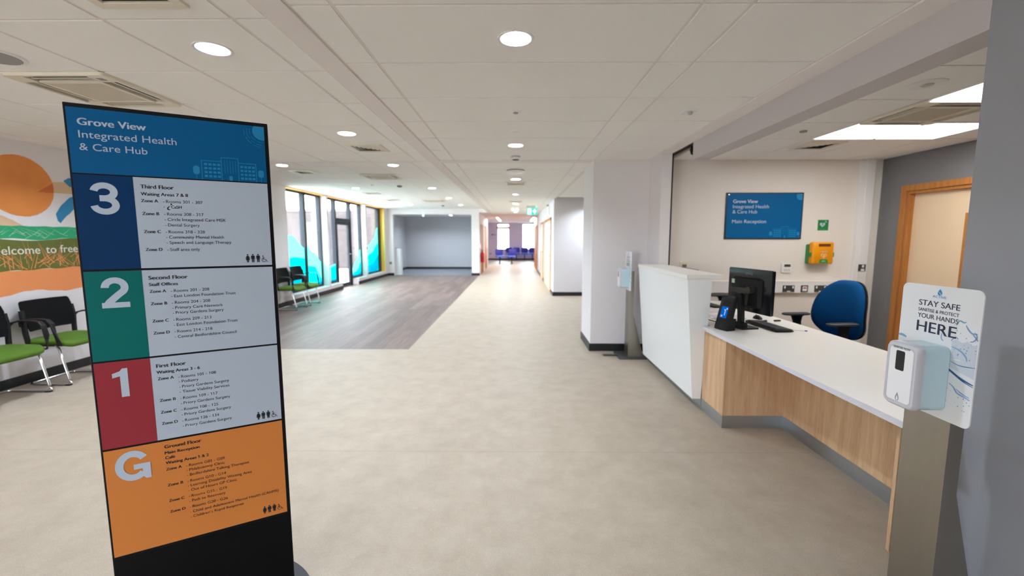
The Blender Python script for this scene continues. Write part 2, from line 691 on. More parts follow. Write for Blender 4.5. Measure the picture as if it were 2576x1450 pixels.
# floors
boxes('floor', M_VINYL, [(-5.4, 5.0, -4, 5.56, -0.1, 0), (-1.457, 5.0, 5.56, 30, -0.1, 0), (-5.4, -1.457, 20.45, 30, -0.1, 0)],
      'pale beige mottled sheet vinyl floor of the foyer and corridor', 'floor')
boxes('floor_timber', M_PLANK, [(-5.42, -1.457, 5.56, 16.85, -0.1, 0)], 'grey-brown timber plank floor of the waiting area beside the windows', 'floor')
boxes('floor_alcove', M_SLATE, [(-5.42, -1.457, 16.85, 20.45, -0.1, 0)], 'smooth grey floor inside the recessed alcove', 'floor')
boxes('ground', mat('paving_slabs', (176, 172, 166), 0.85, var=0.08, scale=2),
      [(-45, 45, -40, 60, -0.2, -0.11)], 'pale paved ground outside the building', 'ground')
boxes('roof', M_PLAST, [(-5.4, 5.0, -4, 30, 2.95, 3.1)], 'unseen flat roof slab above the ceilings, added to block sky light', 'roof')  # unseen slab, added to keep sky light off the ceiling tiles

# downlight positions: (x, y, ceiling height, label)
DL_R = 0.078
DOWN = []
for i, y in enumerate((2.21, 4.64, 7.265, 9.85, 12.48, 16.3)):
    DOWN.append((0.0, y, ZC, ('round recessed downlight nearest the camera in the corridor centre line',
                              'second round downlight along the corridor centre line, beyond the motion sensor',
                              'third round downlight along the corridor centre line, just beyond the access point disc',
                              'fourth round downlight along the corridor centre line',
                              'fifth round downlight along the corridor centre line',
                              'sixth round downlight along the corridor centre line, farthest of the tiled ceiling')[i]))
DOWN += [(-1.595, 2.31, ZC, 'round downlight above the top edge of the directory sign, beside the plaster strip'),
         (-1.61, 4.11, ZC, 'round downlight to the right of the directory sign top, just before the square vent'),
         (-3.985, 4.11, ZC, 'round downlight hidden behind the directory sign, above the mural chairs'),
         (-3.985, 2.31, ZC, 'added round downlight out of view past the left edge, above the mural chairs'),  # added out of view, more bounced light for the near ceiling
         (0.0, -2.6, ZC, 'added unseen round downlight behind the viewer on the corridor centre line'),  # added behind the camera to brighten floor and ceiling there
         (1.91, 10.19, ZC, 'round downlight hidden behind the pillar, washing the far wall block')]
WAIT_L = ('nearest', 'second', 'third', 'farthest')
for i, y in enumerate((6.74, 9.81, 12.25, 14.84)):
    DOWN.append((-3.69, y, ZL, '%s downlight in the window-side row above the timber floor' % WAIT_L[i]))
    DOWN.append((-1.93, y, ZL, '%s downlight in the corridor-side row above the timber floor' % WAIT_L[i]))
ALC = [(-4.1, 18.8, 2.5, 'left downlight of the two in the alcove ceiling'), (-2.87, 18.8, 2.5, 'right downlight of the two in the alcove ceiling')]


def hole_tile(mb, x0, x1, y0, y1, cx, cy, r, z):
    angs = [2 * PI * k / 40 for k in range(40)]
    angs += [math.atan2(y - cy, x - cx) % (2 * PI) for x in (x0, x1) for y in (y0, y1)]
    angs = sorted(set(round(a, 6) for a in angs))
    inn, out = [], []
    for a in angs:
        ca, sa = math.cos(a), math.sin(a)
        t = min([(x1 - cx) / ca if ca > 1e-9 else 1e9, (x0 - cx) / ca if ca < -1e-9 else 1e9,
                 (y1 - cy) / sa if sa > 1e-9 else 1e9, (y0 - cy) / sa if sa < -1e-9 else 1e9])
        inn.append((cx + r * ca, cy + r * sa))
        out.append((cx + t * ca, cy + t * sa))
    mb.ring(FLAT, out, inn, z, z + 0.012)


def ceiling_grid(name, label, xs, ys, z, holes=()):
    t = MB()
    h = 0.010
    for i in range(len(xs) - 1):
        for j in range(len(ys) - 1):
            x0, x1, y0, y1 = xs[i] + h, xs[i + 1] - h, ys[j] + h, ys[j + 1] - h
            hit = [p for p in holes if x0 < p[0] < x1 and y0 < p[1] < y1]
            if hit: hole_tile(t, x0, x1, y0, y1, hit[0][0], hit[0][1], DL_R, z)
            else: t.box(x0, x1, y0, y1, z, z + 0.012)
    o = struct(t.build(name, M_TILE), label, 'ceiling')
    b = MB()
    for x in xs: b.box(x - 0.016, x + 0.016, ys[0], ys[-1], z + 0.004, z + 0.03)
    for y in ys: b.box(xs[0], xs[-1], y - 0.016, y + 0.016, z + 0.0045, z + 0.03)
    b.build('grid_bars', M_TBAR, o)
    return o


HO = [(d[0], d[1]) for d in DOWN]
ceiling_grid('ceiling', 'white tiled ceiling over the near half of the corridor', [-0.975, -0.785, 0.795, 1.01, 1.70],
             [1.90 - 0.6 * k for k in range(8, 0, -1)] + [1.90 + 0.6 * k for k in range(7)], ZC, HO)
ceiling_grid('ceiling_corridor', 'white tiled ceiling over the far half of the corridor', [-0.975, -0.785, 0.795, 1.01],
             [5.69 + 0.6 * k for k in range(22)], ZC, HO)
ceiling_grid('ceiling_recess', 'white tiled ceiling right of the corridor, between pillar and far wall block', [1.043, 1.61, 2.21, 2.81, 3.41, 4.01, 4.69],
             [5.69 + 0.6 * k for k in range(9)], ZC, HO)
ceiling_grid('ceiling_foyer', 'white square-tiled ceiling above the directory sign and mural',
             [-5.09, -4.885, -4.285, -3.685, -3.085, -2.485, -1.885, -1.285, -1.12],
             [2.01 - 0.6 * k for k in range(8, 0, -1)] + [2.01 + 0.6 * k for k in range(6)] + [5.58], ZC, HO)
ceiling_grid('ceiling_waiting', 'raised white tiled ceiling above the timber floor',
             [-5.09, -4.585, -3.985, -3.385, -2.785, -2.185, -1.585, -1.12],
             [5.62] + [5.82 + 0.6 * k for k in range(19)] + [16.7], ZL, HO)
ceiling_grid('ceiling_reception', 'white tiled ceiling behind the reception counter beam',
             [2.0, 2.365, 2.965, 3.57, 4.18, 4.69], [0.75, 1.35, 1.95, 2.555, 3.16, 3.765, 4.365, 4.97, 5.5], ZC)
mb = MB()
hole_tile(mb, -5.3, -3.4, 16.9, 20.25, -4.1, 18.8, DL_R, 2.5)
hole_tile(mb, -3.4, -1.75, 16.9, 20.25, -2.87, 18.8, DL_R, 2.5)
struct(mb.build('ceiling_alcove', M_PLAST), 'plain white ceiling of the alcove', 'ceiling')
boxes('ceiling_lounge', M_PLAST, [(-1.45, 0.98, 18.29, 22.0, 2.5, 2.52), (-3.0, 3.0, 22.0, 28.5, 2.5, 2.52)], 'plain ceiling of the lounge at the far corridor end', 'ceiling')
boxes('trim_1', M_PLAST, [(-1.12, -0.98, -3.9, 18.3, 2.497, 2.68)], 'long flush plaster strip in the ceiling left of the corridor tiles', 'ceiling strip')
boxes('trim_2', M_PLAST, [(1.705, 1.845, -3.9, 5.5, 2.498, 2.6)], 'plaster margin between corridor tiles and the reception beam', 'ceiling strip')
boxes('trim_3', M_PLAST, [(-0.98, 4.69, 5.505, 5.685, 2.4985, 2.6)], 'plaster joint strip crossing the corridor ceiling at the pillar', 'ceiling strip')
boxes('trim_7', M_PLAST, [(-1.45, -1.118, 16.7, 18.3, 2.499, 2.6), (-1.45, -1.118, 16.69, 16.72, 2.499, 2.7)], 'plaster ceiling margin above the far corridor doors', 'ceiling strip')
boxes('trim_4', M_PLAST, [(-5.1, -1.12, 5.585, 5.615, ZC, 2.8)], 'step between the low and the raised ceiling', 'ceiling step')
boxes('trim_5', M_BEAM, [(1.845, 2.005, 1.743, 4.49, 2.322, 2.94)], 'grey painted downstand beam above the reception counter', 'beam')

# left wall with the window openings
boxes('wall_left', M_WALL, [(-5.4, -5.1, -4, 9.4, 0, 2.95), (-5.4, -5.1, 11.37, 11.47, 0, 2.95), (-5.4, -5.1, 14.30, 14.42, 0, 2.95),
                            (-5.4, -5.1, 16.35, 16.72, 0, 2.95), (-5.4, -5.1, 9.4, 11.37, 0, 0.17), (-5.4, -5.1, 11.47, 12.25, 0, 0.17),
                            (-5.4, -5.1, 13.5, 14.30, 0, 0.17), (-5.4, -5.1, 14.42, 16.35, 0, 0.17), (-5.4, -5.1, 9.4, 16.35, 2.645, 2.95)],
      'white left wall carrying the mural and pierced by tall windows', 'wall')
boxes('baseboard_left', M_SKIRT, [(-5.1, -5.086, -4, 12.25, 0, 0.1), (-5.1, -5.086, 13.5, 16.7, 0, 0.1)], 'black skirting along the left wall', 'skirting')

# rear entrance wall behind the camera
boxes('wall_rear', M_WALL, [(-5.1, -4.8, -4.2, -4, 0, 2.95), (-3.0, 1.845, -4.2, -4, 0, 2.95), (-4.8, -3.0, -4.2, -4, 2.3, 2.95)],
      'entrance wall behind the viewer', 'wall')
# right hand walls
boxes('wall_right', M_NEAR, [(1.845, 2.05, -4, 1.743, 0, 2.95)], 'cool grey wall end in the right foreground behind the sanitiser stand', 'wall', 0.002)
boxes('wall_side', M_GREY, [(2.05, 4.9, 0.6, 0.75, 0, 2.95)], 'grey wall closing the reception office on the viewer side', 'wall')
boxes('wall_office', M_GREY, [(4.69, 4.9, 0.75, 4.15, 0, 2.95), (4.69, 4.9, 5.135, 5.51, 0, 2.95), (4.69, 4.9, 4.15, 5.135, 2.065, 2.95)],
      'dark grey reception wall containing the wood framed door', 'wall')
boxes('wall_reception', M_WARM, [(1.845, 4.9, 5.51, 6.25, 0, 2.95)], 'pale wall behind the reception desk', 'wall')
boxes('wall_pillar', M_WALL, [(1.0, 1.845, 5.51, 6.25, 0, 2.95)], 'white square pillar at the far end of the counter', 'pillar', 0.003)
boxes('wall_pier', M_WALL, [(1.725, 1.845, 5.07, 5.51, 0, 2.95)], 'narrow white pier between pillar and reception opening', 'wall', 0.002)
boxes('trim_6', M_BLACK, [(1.845, 1.862, 5.072, 5.086, 0.75, 2.50), (1.845, 1.852, 4.49, 5.086, 2.494, 2.5)], 'thin black seal running up the pier edge', 'trim')
boxes('baseboard_pillar', M_SKIRT, [(0.987, 1.725, 5.497, 5.51, 0, 0.1), (0.987, 1.0, 5.51, 6.25, 0, 0.1), (1.712, 1.725, 5.07, 5.5, 0, 0.1)],
      'black skirting round the pillar', 'skirting')
boxes('wall_corridor_right', M_WALL, [(0.98, 4.9, 10.85, 22.0, 0, 2.95)], 'white wall block right of the corridor with wooden doors', 'wall', 0.003)
boxes('wall_recess_light_stop', M_WALL, [(4.69, 4.9, 6.25, 10.85, 0, 2.95)], 'unseen white side wall of the recess right of the corridor, added to contain light', 'wall')  # out of view, added only to hold the light in
boxes('baseboard_corridor', M_SKIRT, [(0.966, 4.69, 10.836, 10.85, 0, 0.1), (0.966, 0.98, 10.85, 11.45, 0, 0.1), (0.966, 0.98, 14.4, 14.8, 0, 0.1),
                                      (0.966, 0.98, 16.4, 18.6, 0, 0.1)], 'black skirting along the right corridor wall block', 'skirting')
boxes('wall_corridor_left', M_WALL, [(-1.75, -1.45, 16.72, 22.0, 0, 2.95)], 'white wall end between alcove and corridor', 'wall', 0.003)
boxes('baseboard_pier', M_SKIRT, [(-1.765, -1.435, 16.706, 16.72, 0, 0.1)], 'black skirting on the wall end beside the alcove', 'skirting')
boxes('wall_alcove', M_ALC, [(-5.5, -1.75, 20.25, 20.45, 0, 2.95), (-5.5, -5.3, 16.72, 20.25, 0, 2.95)], 'grey walls lining the empty alcove', 'wall')
boxes('wall_alcove_front', M_WALL, [(-5.4, -4.87, 16.72, 16.9, 0, 2.95), (-4.87, -1.75, 16.72, 16.9, 2.43, 2.95)], 'white header and stub framing the alcove opening', 'wall')
boxes('baseboard_alcove', M_SKIRT, [(-5.3, -1.75, 20.236, 20.25, 0, 0.1), (-5.3, -5.286, 16.9, 20.25, 0, 0.1), (-5.1, -4.87, 16.706, 16.72, 0, 0.1)], 'black skirting inside the alcove', 'skirting')
boxes('wall_lounge', M_LAV, [(-3.2, -1.235, 28.5, 28.7, 0, 2.95), (-0.43, 0.455, 28.5, 28.7, 0, 2.95), (1.296, 3.2, 28.5, 28.7, 0, 2.95),
                             (-1.235, -0.43, 28.5, 28.7, 0, 0.71), (0.455, 1.296, 28.5, 28.7, 0, 0.71), (-1.235, -0.43, 28.5, 28.7, 2.43, 2.95),
                             (0.455, 1.296, 28.5, 28.7, 2.43, 2.95), (-3.2, -3.0, 22, 28.5, 0, 2.95), (3.0, 3.2, 22, 28.5, 0, 2.95),
                             (-3.0, -1.75, 22.0, 22.2, 0, 2.95)], 'lavender walls of the lounge at the far corridor end', 'wall')
boxes('baseboard_lounge', M_SKIRT, [(-3.0, 3.0, 28.486, 28.5, 0, 0.1)], 'black skirting below the far lounge windows', 'skirting')

# ------------------------------------------------------------------ windows on the left
XG = -5.3
WF = Frame((XG, 0, 0), (0, 1, 0), (0, 0, 1))
M_MINT = film('mint_film', (138, 216, 202))
M_CYAN = film('cyan_film', (60, 214, 226))
M_TEAL = film('teal_film', (0, 196, 214))
M_ORL = mat('orange_lining', (246, 190, 96), 0.6, var=0.02)
M_YEL = mat('yellow_lining', (250, 214, 92), 0.6, var=0.02)


def win_frame(parent, bars):
    f = MB()
    for y0, y1, z0, z1 in bars: f.box(XG - 0.07, XG + 0.045, y0, y1, z0, z1)
    return f.build('frame', M_FRAME, parent, bevel=0.004)


def pane(parent, y0, y1, z0, z1):
    g = MB()
    g.box(XG - 0.012, XG + 0.012, y0, y1, z0, z1)
    return g.build('pane', M_GLASS, parent)


def vfilm(parent, pts, m, lab, k):
    g = MB()
    g.prism(WF, pts, 0.013 + 0.0006 * k, 0.0134 + 0.0006 * k)
    o = g.build('window_film', m, parent)
    o['label'] = lab
    return o


def waves(parent, y0, y1, z0, tops):
    """Three stacked films below soft curves; tops = [(mint pts), (cyan pts), (teal pts)] given as (fraction, z)."""
    for k, (pts, m, lab) in enumerate(zip(tops, (M_MINT, M_CYAN, M_TEAL), ('mint green hill', 'cyan hill', 'teal hill'))):
        cur = []
        n = 24
        for i in range(n + 1):
            t = i / n
            for a, b in zip(pts, pts[1:]):
                if a[0] <= t <= b[0]:
                    u = (t - a[0]) / (b[0] - a[0])
                    u = u * u * (3 - 2 * u)
                    cur.append((y0 + (y1 - y0) * t, a[1] + (b[1] - a[1]) * u))
                    break
        vfilm(parent, [(y0, z0)] + [(y1, z0)] + list(reversed(cur)), m, lab + ' film on the glass', k)


def lining(parent, boxl, m, name='reveal_lining'):
    g = MB()
    for b in boxl: g.box(*b)
    return g.build(name, m, parent)


ZT = 2.585
w1 = struct(thing('window_1', '', ''), 'tall two-pane window with blue-green hill film behind the window chairs', 'window')
win_frame(w1, [(9.4, 11.37, ZT, 2.645), (9.4, 11.37, 0.2, 0.26), (9.4, 9.45, 0.2, 2.645), (10.46, 10.56, 0.2, 2.645), (11.32, 11.37, 0.2, 2.645)])
pane(w1, 9.45, 10.46, 0.26, ZT)
pane(w1, 10.56, 11.32, 0.26, ZT)
waves(w1, 9.45, 10.46, 0.26, [[(0, 1.62), (0.45, 1.56), (1, 1.26)], [(0, 1.0), (0.5, 1.05), (1, 1.0)], [(0, 0.45), (0.5, 0.62), (1, 0.4)]])
waves(w1, 10.56, 11.32, 0.26, [[(0, 1.32), (0.5, 1.13), (1, 0.86)], [(0, 0.80), (0.5, 0.76), (1, 0.42)], [(0, 0.34), (0.5, 0.30), (1, 0.34)]])
lining(w1, [(XG, -5.1, 9.4, 11.37, 2.63, 2.646)], M_ORL)
lining(w1, [(XG - 0.06, -5.085, 9.4, 11.37, 0.168, 0.2)], M_LAM, 'sill')

w2 = struct(thing('window_2', '', ''), 'glazed wall bay holding the courtyard door, between two white piers', 'window')
win_frame(w2, [(11.47, 14.3, ZT, 2.645), (11.47, 12.25, 0.2, 0.26), (13.45, 14.3, 0.2, 0.26), (11.47, 11.52, 0.2, 2.645), (12.25, 12.34, 0, 2.645),
               (13.36, 13.45, 0, 2.645), (14.25, 14.3, 0.2, 2.645), (12.34, 13.36, 2.0, 2.09)])
pane(w2, 11.52, 12.25, 0.26, ZT)
pane(w2, 12.34, 13.36, 2.09, ZT)
pane(w2, 13.45, 14.25, 0.26, ZT)
waves(w2, 11.52, 12.25, 0.26, [[(0, 0.5), (0.5, 0.7), (1, 0.75)], [(0, 0.45), (0.5, 0.66), (1, 0.7)], [(0, 0.3), (0.5, 0.32), (1, 0.3)]])
waves(w2, 13.45, 14.25, 0.26, [[(0, 0.5), (0.5, 0.75), (1, 1.12)], [(0, 0.34), (0.5, 0.42), (1, 0.68)], [(0, 0.3), (0.5, 0.31), (1, 0.38)]])
lining(w2, [(XG, -5.1, 11.47, 14.3, 2.63, 2.646)], M_ORL)
lining(w2, [(XG - 0.06, -5.085, 11.47, 12.24, 0.168, 0.2), (XG - 0.06, -5.085, 13.5, 14.3, 0.168, 0.2)], M_LAM, 'sill')
d1 = struct(thing('door_1', '', ''), 'dark grey framed glass door to the courtyard', 'door')
f = MB()
f.box(XG - 0.03, XG + 0.03, 12.345, 12.44, 0.012, 1.995).box(XG - 0.03, XG + 0.03, 13.26, 13.355, 0.012, 1.995)
f.box(XG - 0.03, XG + 0.03, 12.44, 13.26, 1.9, 1.995).box(XG - 0.03, XG + 0.03, 12.44, 13.26, 0.012, 0.12)
f.build('frame', M_FRAME, d1, bevel=0.003)
pane(d1, 12.44, 13.26, 0.12, 1.9)
h = MB()
h.tube([(XG + 0.03, 13.3, 1.0), (XG + 0.08, 13.3, 1.0), (XG + 0.08, 13.18, 1.0)], 0.011)
h.build('handle', M_STEEL, d1, smooth=True)

w3 = struct(thing('window_3', '', ''), 'narrow window with teal film and yellow reveal, farthest of the left windows', 'window')
win_frame(w3, [(14.42, 16.35, ZT, 2.645), (14.42, 16.35, 0.2, 0.26), (14.42, 14.5, 0.2, 2.645), (16.08, 16.35, 0.2, 2.645)])
pane(w3, 14.5, 16.08, 0.26, ZT)
waves(w3, 14.5, 16.08, 0.26, [[(0, 1.05), (0.4, 1.25), (0.7, 1.45), (1, 1.9)], [(0, 0.7), (0.5, 0.95), (1, 1.3)], [(0, 0.48), (0.5, 0.55), (1, 0.85)]])
lining(w3, [(XG, -5.1, 14.42, 16.35, 2.63, 2.646)], M_ORL)
o = lining(w3, [(XG + 0.045, -5.1, 16.335, 16.351, 0.2, 2.63)], M_YEL)
o['label'] = 'yellow painted reveal'
lining(w3, [(XG - 0.06, -5.085, 14.42, 16.35, 0.168, 0.2)], M_LAM, 'sill')

# unseen entrance glazing behind the viewer, sized and placed for the daylight it gives
w4 = struct(thing('window_4', '', ''), 'unseen entrance glazing behind the viewer, opening shaped for its daylight', 'window')
f = MB()
for x in (-4.8, -3.93, -3.06): f.box(x, x + 0.06, -4.13, -4.05, 0, 2.3)
f.box(-4.8, -3.0, -4.13, -4.05, 2.24, 2.3)
f.build('frame', M_FRAME, w4)
# lounge windows
for n, (x0, x1, lab) in enumerate(((-1.235, -0.43, 'left bright window at the far corridor end with an orange transom'), (0.455, 1.296, 'right bright window at the far corridor end'))):
    w = struct(thing('window_%d' % (5 + n), '', ''), lab, 'window')
    f = MB()
    f.box(x0, x0 + 0.04, 28.6, 28.66, 0.71, 2.43).box(x1 - 0.04, x1, 28.6, 28.66, 0.71, 2.43)
    f.box(x0, x1, 28.6, 28.66, 0.71, 0.75).box(x0, x1, 28.6, 28.66, 2.39, 2.43)
    f.build('frame', M_FRAME, w)
    g = MB()
    g.box(x0 + 0.04, x1 - 0.04, 28.625, 28.635, 0.75, 2.39)
    g.build('pane', M_GLASS, w)
    if n == 0:
        t = MB()
        t.box(x0 - 0.03, x1 + 0.03, 28.46, 28.5, 2.10, 2.25)
        tt = t.build('transom', M_OAK, w)
        tt['label'] = 'orange wooden transom bar'

# ------------------------------------------------------------------ doors
d2 = struct(thing('door_2', '', ''), 'cream office door in an oak frame on the dark grey wall', 'door')
f = MB()
f.box(4.672, 4.69, 5.135, 5.205, 0, 2.135).box(4.672, 4.69, 4.08, 4.15, 0, 2.135).box(4.672, 4.69, 4.15, 5.135, 2.065, 2.135)
f.build('architrave', M_OAK, d2, bevel=0.003)
f = MB()
f.box(4.69, 4.82, 5.10, 5.135, 0, 2.065).box(4.69, 4.82, 4.15, 4.185, 0, 2.065).box(4.69, 4.82, 4.185, 5.10, 2.03, 2.065)
f.build('frame', M_OAK, d2, bevel=0.002)
lf = MB()
LFR = Frame((4.75, 0, 0), (0, -1, 0), (0, 0, 1))
VP = [(-4.47, 0.75), (-4.30, 0.75), (-4.30, 1.74), (-4.47, 1.74)]
lf.ring(LFR, [(-5.10, 0.008), (-4.186, 0.008), (-4.186, 2.03), (-5.10, 2.03)], VP, -0.044, 0)
leaf = lf.build('leaf', mat('cream_laminate', (228, 204, 172), 0.45, var=0.02), d2)
v = MB()
v.ring(LFR, [(-4.505, 0.72), (-4.27, 0.72), (-4.27, 1.775), (-4.505, 1.775)], [(-4.46, 0.76), (-4.31, 0.76), (-4.31, 1.73), (-4.46, 1.73)], -0.05, 0.008)
v.build('vision_panel_frame', M_OAK, leaf)
v = MB()
v.prism(LFR, [(-4.46, 0.76), (-4.31, 0.76), (-4.31, 1.73), (-4.46, 1.73)], -0.026, -0.02)
v.build('vision_panel', mat('wired_glass', (150, 156, 158), 0.15, var=0.05), leaf)


def corridor_door(n, x, y0, y1, side, leafm, lab):
    """Framed door on a corridor wall; side +1 when the wall faces +X."""
    d = struct(thing('door_%d' % n, '', ''), lab, 'door')
    a, b = x, x + 0.02 * side
    f = MB()
    f.box(a, b, y0, y0 + 0.09, 0, 2.07).box(a, b, y1 - 0.09, y1, 0, 2.07).box(a, b, y0, y1, 2.0, 2.07)
    f.build('frame', M_OAK, d, bevel=0.002)
    l = MB()
    l.box(a, a + 0.008 * side, y0 + 0.09, y1 - 0.09, 0.01, 2.0)
    l.build('leaf', leafm, d)
    h = MB()
    yy = y0 + 0.17
    h.tube([(a, yy, 1.0), (a + 0.06 * side, yy, 1.0), (a + 0.06 * side, yy + 0.12, 1.0)], 0.01)
    h.build('handle', M_STEEL, d, smooth=True)
    return d


M_CRL = MATS['cream_laminate']
corridor_door(3, 0.98, 11.6, 14.3, -1, M_CRL, 'wide oak framed cream door nearest on the right corridor wall')
corridor_door(4, 0.98, 14.9, 16.3, -1, M_CRL, 'oak framed cream door second on the right corridor wall')
corridor_door(5, 0.98, 18.9, 21.7, -1, M_OAK, 'brown wooden door farthest on the right corridor wall')
corridor_door(6, -1.45, 17.45, 18.65, 1, M_OAK, 'wooden door on the left corridor wall behind the fire extinguisher')
corridor_door(7, -1.45, 19.95, 21.2, 1, M_OAK, 'wooden door farther along the left corridor wall')

# white casing in the alcove corner
tag(MB().box(-4.91, -4.67, 16.97, 17.25, 0, 1.07).build('pipe_casing', M_WHITE, bevel=0.004), 'low white box casing at the left corner of the alcove', 'casing')

# ------------------------------------------------------------------ courtyard
bb = thing('brick_building', 'red brick building across the courtyard seen through the left windows', 'building', (0, 22, 0))
MB().box(-24, -7.9, 0, 5, -0.11, 2.9).box(-7.9, -5.6, -0.6, 5, -0.11, 3.5).build('wall', bricks('red_brick'), bb)
MB().box(-24.1, -7.85, -0.05, 5.1, 2.88, 2.98).box(-7.95, -5.55, -0.65, 5.1, 3.5, 3.6).build('coping', mat('stone_coping', (120, 120, 124), 0.8), bb)
for x, w in ((-10.5, 0.75), (-13.6, 1.2), (-16.5, 1.2)):
    q = MB().box(x, x + w, -0.04, 0.02, 0.1, 2.2).build('window', mat('grey_panel', (70, 80, 94), 0.4), bb)
    MB().box(x + 0.07, x + w - 0.07, -0.05, -0.04, 0.2, 2.1).build('pane', mat('dark_pane', (50, 62, 74), 0.1), q)
MB().box(-10.9, -10.55, -0.05, 0.02, 0.0, 2.3).build('cladding', mat('timber_cladding', (130, 108, 84), 0.7, var=0.06), bb)
sf = thing('shading_fin', 'slim cream topped post standing outside beside the courtyard door', 'post', (-5.68, 12.03, -0.11))
MB().box(-0.06, 0.06, -0.025, 0.025, 0, 1.56).build('lower_post', mat('post_brown', (92, 74, 66), 0.6), sf)
MB().box(-0.065, 0.065, -0.03, 0.03, 1.56, 2.58).build('cream_panel', mat('cream_fin', (140, 124, 94), 0.6), sf)

# ================================================================== CEILING FITTINGS
dl0, far0 = None, None
for x, y, z, lab in DOWN + ALC:
    grp = 'recessed downlights'
    if y > 5.6 and far0 is None:
        far0 = dup(dl0, (x, y, z), 0, lab, grp)
        for c in far0.children:
            if c.name.startswith('led_plate'):
                c.data = c.data.copy()
                c.data.materials[0] = M_LED2
    elif dl0 is not None:
        dup(far0 if y > 5.6 else dl0, (x, y, z), 0, lab, grp)
    else:
        dl0 = thing('downlight', lab, 'downlight', (x, y, z), 0, grp)
        MB().lathe([(0.092, -0.001), (0.0915, -0.004), (0.084, -0.005), (0.077, -0.002), (0.077, 0.003), (0.092, 0.002), (0.092, -0.001)], n=40, cap=False).build('trim_ring', M_WHITE, dl0, smooth=True)
        MB().loft([[(r * math.cos(2 * PI * k / 40), r * math.sin(2 * PI * k / 40), h) for k in range(40)] for r, h in ((0.0775, -0.001), (0.074, 0.012), (0.065, 0.035), (0.055, 0.05))], cap=False).build('reflector', M_REFL, dl0, smooth=True)
        MB().lathe([(0.0, 0.046), (0.054, 0.046), (0.054, 0.054), (0.0, 0.054)], n=32, cap=False).build('led_plate', M_LED, dl0)
        MB().loft([[(r * math.cos(2 * PI * k / 24), r * math.sin(2 * PI * k / 24), h) for k in range(24)] for r, h in ((0.080, 0.012), (0.080, 0.085), (0.001, 0.085))], cap=False).build('housing', M_DARK, dl0)

# linear lights of the far lounge
for x, lab in ((-0.87, 'left slim linear light on the far lounge ceiling'), (0.88, 'right slim linear light on the far lounge ceiling')):
    t = thing('linear_light', lab, 'ceiling light', (x, 22, 2.5), 0, 'linear lights in the lounge')
    MB().box(-0.05, 0.05, -2, 2, -0.05, 0).build('body', M_WHITE, t)
    MB().box(-0.04, 0.04, -1.95, 1.95, -0.054, -0.05).build('diffuser', emitter('linear_led', (255, 250, 245), 60.0), t)


def cassette(loc, lab, first=[]):
    if first:
        return dup(first[0], loc, 0, lab, 'air conditioning cassettes')
    t = thing('ceiling_cassette', lab, 'air conditioner', loc, 0, 'air conditioning cassettes')
    first.append(t)
    DN = Frame((0, 0, 0), (1, 0, 0), (0, -1, 0))      # looking up; d grows downwards
    m = MB()
    m.ring(DN, rrect(-0.31, 0.31, -0.31, 0.31, 0.03), rrect(-0.288, 0.288, -0.288, 0.288, 0.012), 0.0, 0.022)
    # bridge between slots and grille
    m.ring(DN, rrect(-0.20, 0.20, -0.20, 0.20, 0.01), rrect(-0.17, 0.17, -0.17, 0.17, 0.005), 0.0, 0.022)
    for sx in (-1, 1):
        for sy in (-1, 1): m.prism(DN, [(sx * 0.195, sy * 0.195), (sx * 0.29, sy * 0.195), (sx * 0.29, sy * 0.29), (sx * 0.195, sy * 0.29)], 0.0, 0.022)
    m.build('fascia', M_CREAM, t, bevel=0.002)
    MB().prism(DN, rrect(-0.29, 0.29, -0.29, 0.29, 0.01), 0.0, 0.003).build('slot_cavity', M_DARK, t)
    for k in range(4):
        a = k * PI / 2
        ex = (math.cos(a), math.sin(a), 0)
        ey = (-math.sin(a), math.cos(a), 0)
        F = Frame((0, 0, 0), ex, (-ey[0], -ey[1], 0))
        v = MB()
        v.prism(F, [(-0.185, 0.236), (0.185, 0.236), (0.185, 0.250), (-0.185, 0.250)], 0.012, 0.015)
        v.build('air_vane', M_CREAM, t)
    g = MB()
    for k in range(24):
        y = -0.168 + 0.336 * (k + 0.5) / 24
        g.prism(DN, [(-0.17, y - 0.0048), (0.17, y - 0.0048), (0.17, y + 0.0048), (-0.17, y + 0.0048)], 0.006, 0.02)
    g.build('return_grille', mat('grille_beige', (206, 196, 178), 0.6), t)
    MB().prism(DN, rrect(0.225, 0.265, 0.225, 0.265, 0.004), 0.022, 0.0235).build('badge', M_STEEL, t)
    return t


cassette((-2.785, 2.91, ZC), 'square ceiling air conditioner above the left edge of the directory sign')
cassette((-2.485, 7.93, ZL), 'square ceiling air conditioner nearest above the timber floor')
cassette((-2.51, 13.06, ZL), 'square ceiling air conditioner farther away above the timber floor')
cassette((3.27, 3.465, ZC), 'square ceiling air conditioner between the reception light panels')


def vent(loc, lab, first=[]):
    if first:
        return dup(first[0], loc, 0, lab, 'square ceiling vents')
    t = thing('ceiling_vent', lab, 'air vent', loc, 0, 'square ceiling vents')
    first.append(t)
    DN = Frame((0, 0, 0), (1, 0, 0), (0, -1, 0))
    MB().ring(DN, rrect(-0.19, 0.19, -0.19, 0.19, 0.004), rrect(-0.145, 0.145, -0.145, 0.145, 0.003), 0.0, 0.012).build('frame', M_CREAM, t, bevel=0.002)
    MB().prism(DN, rrect(-0.145, 0.145, -0.145, 0.145, 0.003), 0.0, 0.002).build('cavity', M_DARK, t)
    l = MB()
    for r in (0.135, 0.10, 0.065, 0.03):
        for k in range(4):
            a = k * PI / 2
            c, s = math.cos(a), math.sin(a)
            q = [(-r, r, 0.003), (r, r, 0.003), (r - 0.026, r - 0.026, 0.012), (-r + 0.026, r - 0.026, 0.012)]
            l.poly([(c * x - s * y, s * x + c * y, -d) for x, y, d in q])
    l.build('louvres', M_CREAM, t)
    return t


